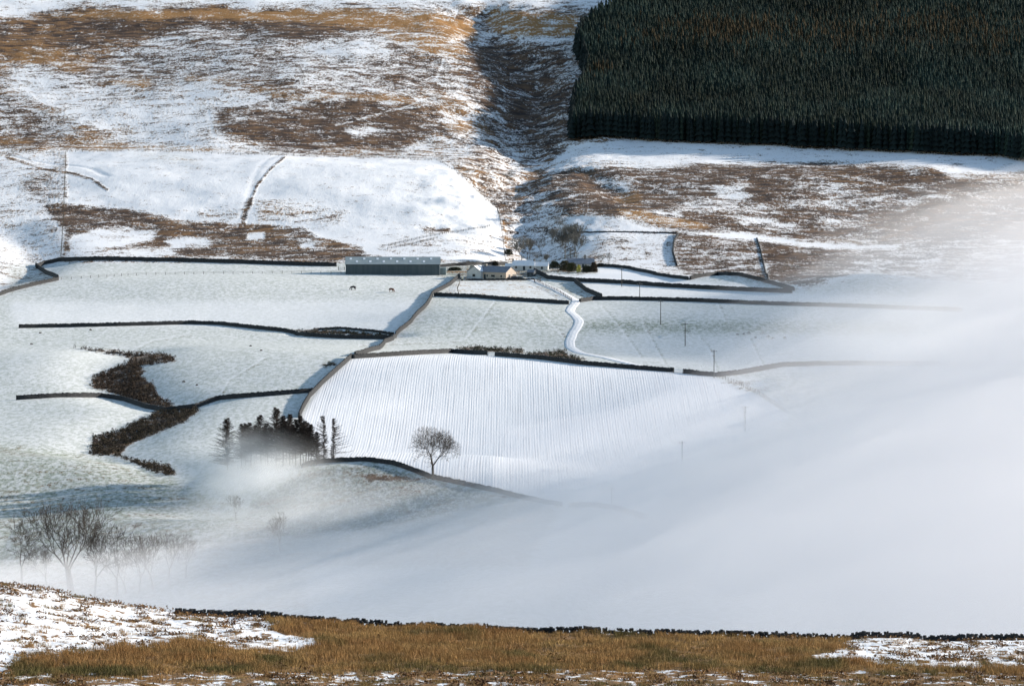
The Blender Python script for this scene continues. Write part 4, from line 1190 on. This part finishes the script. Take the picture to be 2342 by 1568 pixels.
# ------------------------------------------------------------------ vehicles
def car(uv, rz, label, colr, sc=1.0):
    p = P(*uv); o = empty('parked_car', p, rz, sc)
    mb = simple('car_paint', colr, tuple(c * .8 for c in colr), 1.0, rough=.3, spec=.5)
    prof = [(-2.05, .35), (-2.1, .75), (-1.95, .95), (-1.35, 1.0), (-.85, 1.42), (.55, 1.45), (1.15, 1.0), (1.95, .88), (2.1, .6), (2.05, .35)]
    b = MB(); n = len(prof)
    hw = [(.82 if z < 1.1 else .66) for x, z in prof]
    L_ = [(x, -w_, z) for (x, z), w_ in zip(prof, hw)]; R_ = [(x, w_, z) for (x, z), w_ in zip(prof, hw)]
    b.poly(L_); b.poly(R_[::-1])
    for i in range(n): j = (i + 1) % n; b.poly([L_[j], L_[i], R_[i], R_[j]])
    b.build('body', mb, o, bevel=.05)
    g = MB()
    for s in (-1, 1): g.box(-.95, .7, s * .76 - .015, s * .76 + .015, 1.02, 1.32)
    g.build('side_windows', M_dark, o)
    MB().poly([(.62, -.6, 1.43), (1.12, -.7, 1.06), (1.12, .7, 1.06), (.62, .6, 1.43)]).build('windscreen', M_dark, o).location = (.03, 0, .03)
    mt = simple('tyre', (.02, .02, .02))
    for x in (-1.3, 1.3):
        for s in (-1, 1):
            w_ = MB().cyl((x, s * .66, .32), (x, s * .86, .32), .32, .32, 12).build('wheel', mt, o)
            MB().cyl((x, s * .86, .32), (x, s * .875, .32), .18, .18, 10).build('rim', M_metal, w_)
    for s in (-1, 1): MB().box(2.06, 2.12, s * .6 - .14, s * .6 + .14, .62, .76).build('headlight', M_sky, o)
    return tag(o, label, 'car', 'cars parked at the farmhouse')
car((1175, 639), math.radians(25), 'dark car parked against the sunlit farmhouse gable', (.03, .035, .05))
car((1190, 639), math.radians(-35), 'small dark car parked right of the other one beside the farmhouse', (.035, .045, .05), .85)
# flat trailer
p = P(1057, 642); o = empty('farm_trailer', p, math.radians(-5))
MB().box(-1.5, 1.5, -.8, .8, .5, .66).build('bed', M_post, o)
MB().box(1.5, 2.4, -.05, .05, .5, .58).build('drawbar', M_metal, o)
for s in (-1, 1): MB().cyl((0, s * .82, .32), (0, s * .98, .32), .32, .32, 12).build('wheel', simple('trailer_tyre', (.02, .02, .02)), o)
for x in (-1.46, 1.42): MB().box(x, x + .05, -.78, .78, .662, 1.0).build('end_board', M_post, o)
tag(o, 'small flat farm trailer at the paddock corner left of the farmhouse', 'trailer')
b = MB(); b.cyl((0, -.45, .4), (0, .45, .4), .42, .42, 14)
t = b.build('hay_bale', simple('frosted_hay', (.62, .58, .42), (.75, .72, .6), 4.0, bump=.04)); t.location = (p[0] + .1, p[1], p[2] + .68)
tag(t, 'pale frosted round hay bale on the small trailer', 'hay bale')

# ------------------------------------------------------------------ horses
def horse(uv, rz, label, c, sc=1.0):
    p = P(*uv)
    J = {  # x forward, z up; grazing
     'rump': ((-.62, 0, 1.22), .27), 'back': ((-.2, 0, 1.18), .29), 'mid': ((.2, 0, 1.17), .30), 'chest': ((.58, 0, 1.15), .27), 'neck1': ((.88, 0, 1.12), .18), 'neck2': ((1.12, 0, .82), .14),
     'poll': ((1.30, 0, .52), .12), 'face': ((1.33, 0, .3), .095), 'muzzle': ((1.32, 0, .1), .07), 'tail1': ((-.88, 0, 1.22), .06), 'tail2': ((-.98, 0, .85), .06), 'tail3': ((-.97, 0, .5), .03),
     'earl': ((1.30, .05, .62), .03), 'earr': ((1.30, -.05, .62), .03)}
    E = [('rump', 'back'), ('back', 'mid'), ('mid', 'chest'), ('chest', 'neck1'), ('neck1', 'neck2'), ('neck2', 'poll'), ('poll', 'face'), ('face', 'muzzle'), ('rump', 'tail1'), ('tail1', 'tail2'), ('tail2', 'tail3'), ('poll', 'earl'), ('poll', 'earr')]
    for s, nm in ((1, 'l'), (-1, 'r')):
        fx = .62 + .12 * s; hx = -.62 - .1 * s
        J['sh' + nm] = ((.56, .16 * s, .95), .15); J['kn' + nm] = ((fx, .17 * s, .52), .075); J['fe' + nm] = ((fx, .17 * s, .16), .055); J['ho' + nm] = ((fx + .04, .17 * s, .0), .07)
        E += [('chest', 'sh' + nm), ('sh' + nm, 'kn' + nm), ('kn' + nm, 'fe' + nm), ('fe' + nm, 'ho' + nm)]
        J['hi' + nm] = ((hx + .08, .17 * s, .92), .19); J['st' + nm] = ((hx + .14, .18 * s, .72), .13); J['hk' + nm] = ((hx - .12, .17 * s, .5), .075); J['hf' + nm] = ((hx - .06, .17 * s, .15), .055); J['hh' + nm] = ((hx - .02, .17 * s, .0), .07)
        E += [('rump', 'hi' + nm), ('hi' + nm, 'st' + nm), ('st' + nm, 'hk' + nm), ('hk' + nm, 'hf' + nm), ('hf' + nm, 'hh' + nm)]
    names = list(J); me = bpy.data.meshes.new('horse')
    me.from_pydata([J[n][0] for n in names], [(names.index(a), names.index(b)) for a, b in E], [])
    o = obj('horse', me, None, p, rz)
    o.scale = (sc,) * 3
    m = o.modifiers.new('skin', 'SKIN')
    for i, n in enumerate(names):
        sv = me.skin_vertices[0].data[i]; sv.radius = (J[n][1] * 1.25, J[n][1] * 1.3); sv.use_root = (n == 'rump')
    s = o.modifiers.new('sub', 'SUBSURF'); s.levels = 1; s.render_levels = 2
    me.materials.append(simple('horse_coat', c, tuple(k * .6 for k in c), 1.2, rough=.7))
    return tag(o, label, 'horse', 'horses grazing in the barn field')
horse((808, 663), math.radians(200), 'black horse grazing head down to the left, below the barn', (.03, .025, .03), 1.1)
horse((895, 668), math.radians(-30), 'reddish brown horse grazing to the right of the black one', (.16, .07, .045), 1.1)

# ------------------------------------------------------------------ foreground slope
CR = [(-120, 1325), (15, 1340), (100, 1351), (200, 1373), (300, 1393), (400, 1406), (550, 1417), (650, 1422), (800, 1432), (1000, 1443), (1200, 1452), (1400, 1457), (1700, 1463), (2000, 1468), (2320, 1471), (2460, 1473)]
cu = np.array([c[0] for c in CR], float); cv = np.array([c[1] for c in CR], float)
YC = 250.0                       # distance of the brow
def FG(x, y):
    x = np.asarray(x, float); y = np.asarray(y, float)
    u = CU + x / YC * F
    vc = np.interp(u, cu, cv)
    zc = -YC * vc / F
    # slope between the near edge and the brow (falls away from the camera)
    t = y / YC
    vn = 1640.0
    zn = -180.0 * vn / F
    z = np.where(y < 180, zn * (y / 180.0) - 2.0 * (1 - y / 180.0), zn + (zc - zn) * np.clip((y - 180) / (YC - 180), 0, None) ** .9)
    z = np.where(y > YC, zc - (y - YC) * .17 - (y - YC) ** 2 * .0018, z)
    return z + .16 * fbm(x / 3.2, y / 4.5, 61, 3) + .05 * fbm(x / .8, y / 1.2, 62, 2)
fx_ = np.linspace(-60, 60, 500); fy_ = np.concatenate([np.linspace(6, 170, 60), np.linspace(171, 262, 330), np.linspace(264, 345, 24)])
FX, FY = np.meshgrid(fx_, fy_); FX = FX * (FY / 250 * .6 + .4)
FZ = FG(FX, FY)
def fgmat():
    m, nt, b = mat('snowy_heath')
    at = N(nt, 'ShaderNodeAttribute', attribute_name='cover'); sp = N(nt, 'ShaderNodeSeparateColor'); nt.links.new(at.outputs[0], sp.inputs[0])
    n1 = noise(nt, 1.5, detail=5, rough=.6, stretch=(1, .45, 1)); n2 = noise(nt, 9, detail=2)
    thr = math_(nt, 'SUBTRACT', .83, math_(nt, 'MULTIPLY', sp.outputs[0], .62))
    veg = ramp(nt, math_(nt, 'SUBTRACT', n1, thr), -.03, .04)
    vc = mixc(nt, (.12, .065, .03), (.27, .15, .06), ramp(nt, n2, .35, .65))
    nt.links.new(mixc(nt, SNOW, vc, veg), b.inputs['Base Color'])
    bp = N(nt, 'ShaderNodeBump'); bp.inputs['Distance'].default_value = .12
    nt.links.new(math_(nt, 'ADD', n1, math_(nt, 'MULTIPLY', n2, .3)), bp.inputs['Height']); nt.links.new(bp.outputs[0], b.inputs['Normal'])
    return m
# grassy cover as seen on the slope
GR = [(20, 1520), (70, 1502), (240, 1490), (330, 1485), (420, 1462), (470, 1470), (540, 1490), (690, 1486), (720, 1470), (640, 1450), (600, 1420), (800, 1425), (1200, 1445), (1900, 1455), (1960, 1480), (1880, 1498), (1860, 1508), (1960, 1522), (2330, 1530), (2470, 1532), (2470, 1552), (2300, 1545), (1900, 1545), (1500, 1540), (1000, 1545), (500, 1545), (20, 1552)]
def fg_px(x, y, z): return CU + x / y * F, -z / y * F
grm = blur(pip(GR).astype(np.float32), 4)
def fg_cover(x, y, z):
    u, v = fg_px(x, y, z)
    c = np.clip((u + 30 * fbm(x / 1.6, y / 4, 5, 3)) / 2 + RM, 0, RW - 1).astype(int); r = np.clip((v + 9 * fbm(x / 1.3, y / 4, 6, 3)) / 2 + RM, 0, RH - 1).astype(int)
    return grm[r, c], u, v
gc, gu, gvv = fg_cover(FX, FY, FZ)
base_c = np.where(gu < 900, .42, .45)
fc = np.clip(np.maximum(gc, base_c + np.where(gvv > 1540, .2, 0)), 0, 1)
ii = (np.arange(len(fy_) - 1)[:, None] * 500 + np.arange(499)[None, :]).ravel()
me = np_mesh('foreground_slope', np.stack([FX.ravel(), FY.ravel(), FZ.ravel()], 1), np.stack([ii, ii + 1, ii + 501, ii + 500], 1), fgmat(), True)
add_attr(me, 'cover', np.stack([fc.ravel()] * 3, 1))
tag(obj('foreground_slope', me), kind='structure')

# grass
def blades(x, y, z, n, h, w, lean, c, R):
    """x.. arrays of tuft positions; n blades each"""
    m = len(x)
    X = np.repeat(x, n) + R.normal(0, .10, m * n); Y = np.repeat(y, n) + R.normal(0, .12, m * n); Z = np.repeat(z, n) - .03
    Hh = np.repeat(h, n) * R.uniform(.45, 1.15, m * n)
    a = R.uniform(0, 6.28, m * n)
    lx = R.normal(0, lean, m * n) * Hh; ly = R.normal(0, lean, m * n) * Hh
    wx, wy = np.cos(a) * w / 2, np.sin(a) * w / 2
    v = np.stack([np.stack([X - wx, Y - wy, Z], 1), np.stack([X + wx, Y + wy, Z], 1), np.stack([X + lx * .4 + wx * .7, Y + ly * .4 + wy * .7, Z + Hh * .6], 1), np.stack([X + lx, Y + ly, Z + Hh], 1), np.stack([X + lx * .4 - wx * .7, Y + ly * .4 - wy * .7, Z + Hh * .6], 1)], 1)
    i = (np.arange(m * n) * 5)
    q = np.stack([i, i + 1, i + 2, i + 4], 1); t = np.stack([i + 4, i + 2, i + 3], 1)
    cc = np.repeat(np.repeat(c, n, 0) * R.uniform(.7, 1.25, (m * n, 1)), 5, 0)
    return v.reshape(-1, 3), q, t, cc
R9 = np.random.default_rng(9)
nT = 42000
tx = R9.uniform(-.118, .118, nT); ty = 250 - 78 * R9.uniform(0, 1, nT) ** 1.0
tx = tx * ty; tz = FG(tx, ty)
g_, tu, tv = fg_cover(tx, ty, tz)
keep = (g_ > R9.uniform(.25, .75, nT)) | ((fbm(tx / .55, ty / 1.5, 91, 2) > np.where(tv > 1540, .05, .30)) & (R9.uniform(0, 1, nT) < .8))
snowy = g_ < .3
tx, ty, tz, tu, tv, snowy = tx[keep], ty[keep], tz[keep], tu[keep], tv[keep], snowy[keep]
patch = fbm(tx / 2.2, ty / 7, 71, 3); patch2 = fbm(tx / .7, ty / 2.5, 72, 2)
th = .30 + .20 * patch + .14 * patch2; th = np.clip(th, .10, .75); th = np.where(snowy, th * .55, th)
gold = np.array([.42, .245, .095]); straw = np.array([.50, .33, .13]); olive = np.array([.15, .125, .045]); rust = np.array([.33, .17, .065])
w1_ = np.clip(.5 + 1.2 * patch, 0, 1)[:, None]; w2_ = np.clip(.5 + 1.1 * fbm(tx / 1.2, ty / 4, 73, 2), 0, 1)[:, None]
c = gold * w1_ + straw * (1 - w1_); c = c * (1 - .5 * w2_) + rust * .5 * w2_
ol = np.clip(1.6 * fbm(tx / 1.8, ty / 5, 75, 2) - .25 + np.clip((300 - tu) / 500, 0, .5) + np.clip((tv - 1515) / 40, 0, .6), 0, 1)[:, None]
c = c * (1 - ol) + olive * ol
v, q, t, cc = blades(tx, ty, tz, 16, th, .016, .24, c, R9)
me = np_mesh('moor_grass', v, [q, t], M_grass); add_attr(me, 'tint', cc)
tag(obj('moor_grass', me), 'tall golden brown moor grass along the foreground slope', 'grass', kind='stuff')
# heather and tussocks in the snow patches
nT = 15000
hx = R9.uniform(-.118, .118, nT); hy = 252 - 76 * R9.uniform(0, 1, nT); hx = hx * hy; hz_ = FG(hx, hy)
g_, hu, hv = fg_cover(hx, hy, hz_)
clump = fbm(hx / .9, hy / 2.2, 81, 3)
near_top = np.clip(1 - (hv - np.interp(hu, cu, cv)) / 14, 0, 1)
dens = np.where(g_ < .4, np.clip(-.05 + 2.6 * clump, .02, .95), .05)
dens = np.maximum(dens, np.where(hu < 700, near_top * .95, 0))
keep = R9.uniform(0, 1, nT) < dens
hx, hy, hz_, hu = hx[keep], hy[keep], hz_[keep], hu[keep]
n = 16
m_ = len(hx)
X = np.repeat(hx, n) + R9.normal(0, .14, m_ * n); Y = np.repeat(hy, n) + R9.normal(0, .16, m_ * n); Z = np.repeat(hz_, n) + np.abs(R9.normal(0, .07, m_ * n))
d = R9.normal(0, 1, (m_ * n, 3)); d /= np.linalg.norm(d, axis=1)[:, None]; e = R9.normal(0, 1, (m_ * n, 3)); s = R9.uniform(.035, .09, (m_ * n, 1))
e /= np.linalg.norm(e, axis=1)[:, None]
C_ = np.stack([X, Y, Z], 1)
v = np.stack([C_ - d * s, C_ + d * s, C_ + e * s * 1.2], 1).reshape(-1, 3)
wv_ = R9.uniform(0, 1, (m_, 1)); cc = np.array([[.10, .050, .028]]) * wv_ + np.array([[.30, .17, .07]]) * (1 - wv_)
cc = np.repeat(np.repeat(cc, n, 0), 3, 0)
me = np_mesh('heather', v, np.arange(len(v)).reshape(-1, 3), M_tint); add_attr(me, 'tint', cc)
tag(obj('heather', me), 'low brown heather and tussocks poking through foreground snow', 'heather', kind='stuff')

# foreground wall behind the brow
def near_wall():
    R = np.random.default_rng(12)
    o = empty('stone_wall', (0, 253, float(FG([0], [253])[0])))
    org = np.array(o.location)
    def stones(cxs, cys, czs, sw, sh, sd, name, mt):
        k = len(cxs)
        V8 = []
        for sz in (-1, 1):
            for (sx, sy) in ((-1, -1), (1, -1), (1, 1), (-1, 1)):
                V8.append(np.stack([cxs + sx * sw * R.uniform(.65, 1, k), cys + sy * sd * R.uniform(.7, 1, k), czs + sz * sh * R.uniform(.6, 1, k)], 1))
        V8 = np.stack(V8, 1).reshape(-1, 3) - org
        b8 = (np.arange(k) * 8)[:, None]
        q = np.concatenate([b8 + np.array(f)[None] for f in ((0, 3, 2, 1), (4, 5, 6, 7), (0, 1, 5, 4), (1, 2, 6, 5), (2, 3, 7, 6), (3, 0, 4, 7))])
        tag(obj(name, np_mesh(name, V8, q, mt), o), kind='stuff')
    xs = np.arange(-17.5, 32, .17)
    body = [(x + R.normal(0, .05), r) for r in range(4) for x in xs]
    bx = np.array([b_[0] for b_ in body]); br_ = np.array([b_[1] for b_ in body])
    by = np.full(len(bx), 253.0) + R.normal(0, .03, len(bx))
    gz = FG(bx, np.full(len(bx), 250.0)) - .12 * fbm(bx / 3, bx * 0, 5, 2)
    stones(bx, by, gz - .58 + br_ * .13 + R.normal(0, .025, len(bx)), .115, .085, .24, 'courses', M_wall)
    k = 420
    cx = np.sort(R.uniform(-17.5, 32, k)); cy_ = 253 + R.normal(0, .04, k)
    cz = FG(cx, np.full(k, 250.0)) + .02 + R.normal(0, .025, k)
    stones(cx, cy_, cz - .16, R.uniform(.04, .09, k), R.uniform(.03, .11, k), .13, 'coping', M_cope)
    return tag(o, 'ragged topped dry stone wall just behind the foreground grass', 'wall', None, 'thing')
near_wall()

# ------------------------------------------------------------------ mist and fog (participating air, no surface)
def vol_mat(name, dens, col=(1.0, .978, .995), aniso=.15, het=None):
    m = bpy.data.materials.new(name); m.use_nodes = True; nt = m.node_tree
    nt.nodes.remove(nt.nodes['Principled BSDF'])
    pv = N(nt, 'ShaderNodeVolumePrincipled')
    pv.inputs['Color'].default_value = (*col, 1); pv.inputs['Density'].default_value = dens; pv.inputs['Anisotropy'].default_value = aniso
    nt.links.new(pv.outputs[0], nt.nodes['Material Output'].inputs['Volume'])
    if het: nt.links.new(het(nt), pv.inputs['Density'])
    return m
def layer(name, xs, ys, T, mat_, label, amp=3.0, sx=60, sy=120, seed=0, nx=140, ny=140, bottom=-165.0):
    gx_ = np.linspace(xs[0], xs[-1], nx); gy_ = np.linspace(ys[0], ys[-1], ny)
    X, Y = np.meshgrid(gx_, gy_)
    T = np.array(T, float)
    A_ = np.array([np.interp(gx_, xs, row) for row in T])
    Z = np.array([np.interp(gy_, ys, A_[:, j]) for j in range(nx)]).T
    for _ in range(6):
        Zp = np.pad(Z, 1, mode='edge'); Z = (Zp[:-2, 1:-1] + Zp[2:, 1:-1] + Zp[1:-1, :-2] + Zp[1:-1, 2:] + 2 * Z) / 6
    Z = Z + amp * fbm(X / sx, Y / sy, seed, 4)
    # keep the border under ground on the left, near and far sides
    Z = np.maximum(Z, bottom + 1)
    top = np.stack([X.ravel(), Y.ravel(), Z.ravel()], 1); bot = top.copy(); bot[:, 2] = bottom
    n = nx * ny
    i = (np.arange(ny - 1)[:, None] * nx + np.arange(nx - 1)[None, :]).ravel()
    f = [np.stack([i, i + 1, i + nx + 1, i + nx], 1), np.stack([i, i + nx, i + nx + 1, i + 1], 1) + n]
    a = np.arange(nx - 1); f.append(np.stack([a, a + n, a + 1 + n, a + 1], 1)); b = a + (ny - 1) * nx; f.append(np.stack([b, b + 1, b + 1 + n, b + n], 1))
    a = np.arange(ny - 1) * nx; f.append(np.stack([a, a + nx, a + nx + n, a + n], 1)); b = a + nx - 1; f.append(np.stack([b, b + n, b + nx + n, b + nx], 1))
    me = np_mesh(name, np.concatenate([top, bot]), f, mat_, False)
    return tag(obj(name, me), label, 'fog', kind='stuff')
FXS = [-260, -150, -100, -60, -20, 20, 60, 100, 150, 220, 420]
FYS = [380, 520, 700, 850, 1000, 1100, 1200, 1320, 1450, 1600, 1800, 2000, 2150]
FT_ = [  # unseen rightmost columns raised to shade the knoll and the right fields
 [-150] * 11,
 [-127, -125, -123, -118, -111, -102, -91, -80, -68, -56, -50],
 [-127, -125, -122, -116, -109, -99, -87, -75, -64, -54, -50],
 [-126, -121.5, -117, -112, -107, -99, -87, -76, -66, -56, -50],
 [-127, -122, -117.5, -113.5, -110, -102, -90, -79, -68, -54, -44],
 [-136, -131, -127, -122, -117, -110, -98, -86, -74, -42, -12],
 [-144, -140, -137, -132, -127, -121, -108, -95, -81, -36, 4],
 [-149, -149, -145, -140, -136, -132, -124, -111, -93, -60, -20],
 [-149, -149, -149, -145, -142, -140, -134, -123, -104, -86, -64],
 [-149, -149, -149, -145, -142, -140, -137, -130, -115, -90, -30],
 [-149, -149, -149, -145, -142, -140, -136, -131, -121, -92, 0],
 [-149, -149, -149, -145, -142, -140, -138, -133, -126, -98, 0],
 [-149] * 11,
]
layer('fog_bank', FXS, FYS, FT_, vol_mat('valley_fog', .0048), 'dense white valley fog filling the lower right', 2.6, 50, 90, 5, 180, 180)
layer('fog_edge', FXS, FYS, [[t + (d if t > -145 else 0) for t, d in zip(row, (1, 1, 2, 2, 3, 4, 5, 5, 5, 5, 5))] for row in FT_], vol_mat('fog_fringe', .0019), 'soft ragged fringe of the valley fog', 5.5, 20, 36, 25, 200, 200)
layer('fog_wreath', FXS, FYS, [[t + (d if t > -145 else 0) for t, d in zip(row, (2, 2, 3, 3, 5, 8, 11, 11, 11, 11, 11))] for row in FT_], vol_mat('fog_wreaths', .0009), 'thinnest outer wreaths of the valley fog', 7, 34, 60, 35, 200, 200)
MXS = [-260, -120, -60, 0, 60, 110, 160, 220, 460]
MYS = [480, 700, 900, 1100, 1300, 1500, 1700, 1900, 2100, 2250, 2400]
MT_ = [
 [-149] * 9,
 [-130, -125, -118, -106, -92, -78, -64, -54, -50],
 [-130, -124, -115, -104, -90, -76, -62, -52, -48],
 [-132, -126, -118, -107, -94, -78, -62, -52, -46],
 [-140, -136, -130, -120, -104, -84, -65, -54, -46],
 [-146, -142, -138, -130, -113, -90, -70, -58, -48],
 [-146, -142, -138, -130, -119, -101, -79, -65, -52],
 [-146, -142, -138, -129, -121, -109, -88, -71, -56],
 [-146, -142, -138, -127, -120, -113, -96, -79, -62],
 [-146, -142, -138, -127, -118, -108, -96, -84, -70],
 [-149] * 9,
]
layer('mist_veil', MXS, MYS, MT_, vol_mat('thin_mist', .0011), 'thin grey mist veil over the right hand fields', 5.0, 40, 80, 15, 200, 200)
layer('upper_mist', MXS, MYS, [[t + (d if t > -145 else 0) for t, d in zip(row, (0, 0, 0, 0, 1, 4, 8, 8, 8))] for row in MT_], vol_mat('upper_mist', .0007), 'faintest upper mist rising at the right edge', 8.0, 28, 60, 45, 200, 200)

# wisp drifting in front of the larches
def wisp(uv, y, rx, ry, rz, dens, label, seed):
    x = (uv[0] - CU) / F * y; z = -uv[1] / F * y
    def het(nt):
        tc = N(nt, 'ShaderNodeTexCoord')
        ln = N(nt, 'ShaderNodeVectorMath', operation='LENGTH'); nt.links.new(tc.outputs['Object'], ln.inputs[0])
        fall = math_(nt, 'SUBTRACT', 1.0, ramp(nt, ln.outputs['Value'], .1, 1.0))
        nz = noise(nt, 1.3, tc.outputs['Object'], 3, .6)
        return math_(nt, 'MULTIPLY', math_(nt, 'MULTIPLY', fall, dens), ramp(nt, nz, .25, .75))
    m = vol_mat('wisp_mist', dens, (.95, .96, .97), 0, het)
    bm_ = MB(); nlat, nlon = 12, 24
    pts = [(math.sin(math.pi * i / nlat) * math.cos(2 * math.pi * j / nlon), math.sin(math.pi * i / nlat) * math.sin(2 * math.pi * j / nlon), math.cos(math.pi * i / nlat)) for i in range(nlat + 1) for j in range(nlon)]
    fs = [(i * nlon + j, (i + 1) * nlon + j, (i + 1) * nlon + (j + 1) % nlon, i * nlon + (j + 1) % nlon) for i in range(nlat) for j in range(nlon)]
    me = np_mesh('mist_wisp', np.array(pts) * 1.02, np.array(fs), m, True)
    o = obj('mist_wisp', me, None, (x, y, z)); o.scale = (rx, ry, rz)
    return tag(o, label, 'mist', kind='stuff')
wisp((595, 1090), 1270, 24, 40, 14, .11, 'grey wisp of mist drifting up in front of the larch stand', 1)
wisp((650, 1180), 1200, 36, 60, 15, .032, 'pale mist lying below the larch stand', 2)

wisp((1900, 1040), 1230, 34, 60, 9, .02, 'mist billow round the right end of the plowed field', 5)
wisp((2080, 760), 1500, 45, 90, 16, .010, 'grey mist swirl over the far right fields', 7)
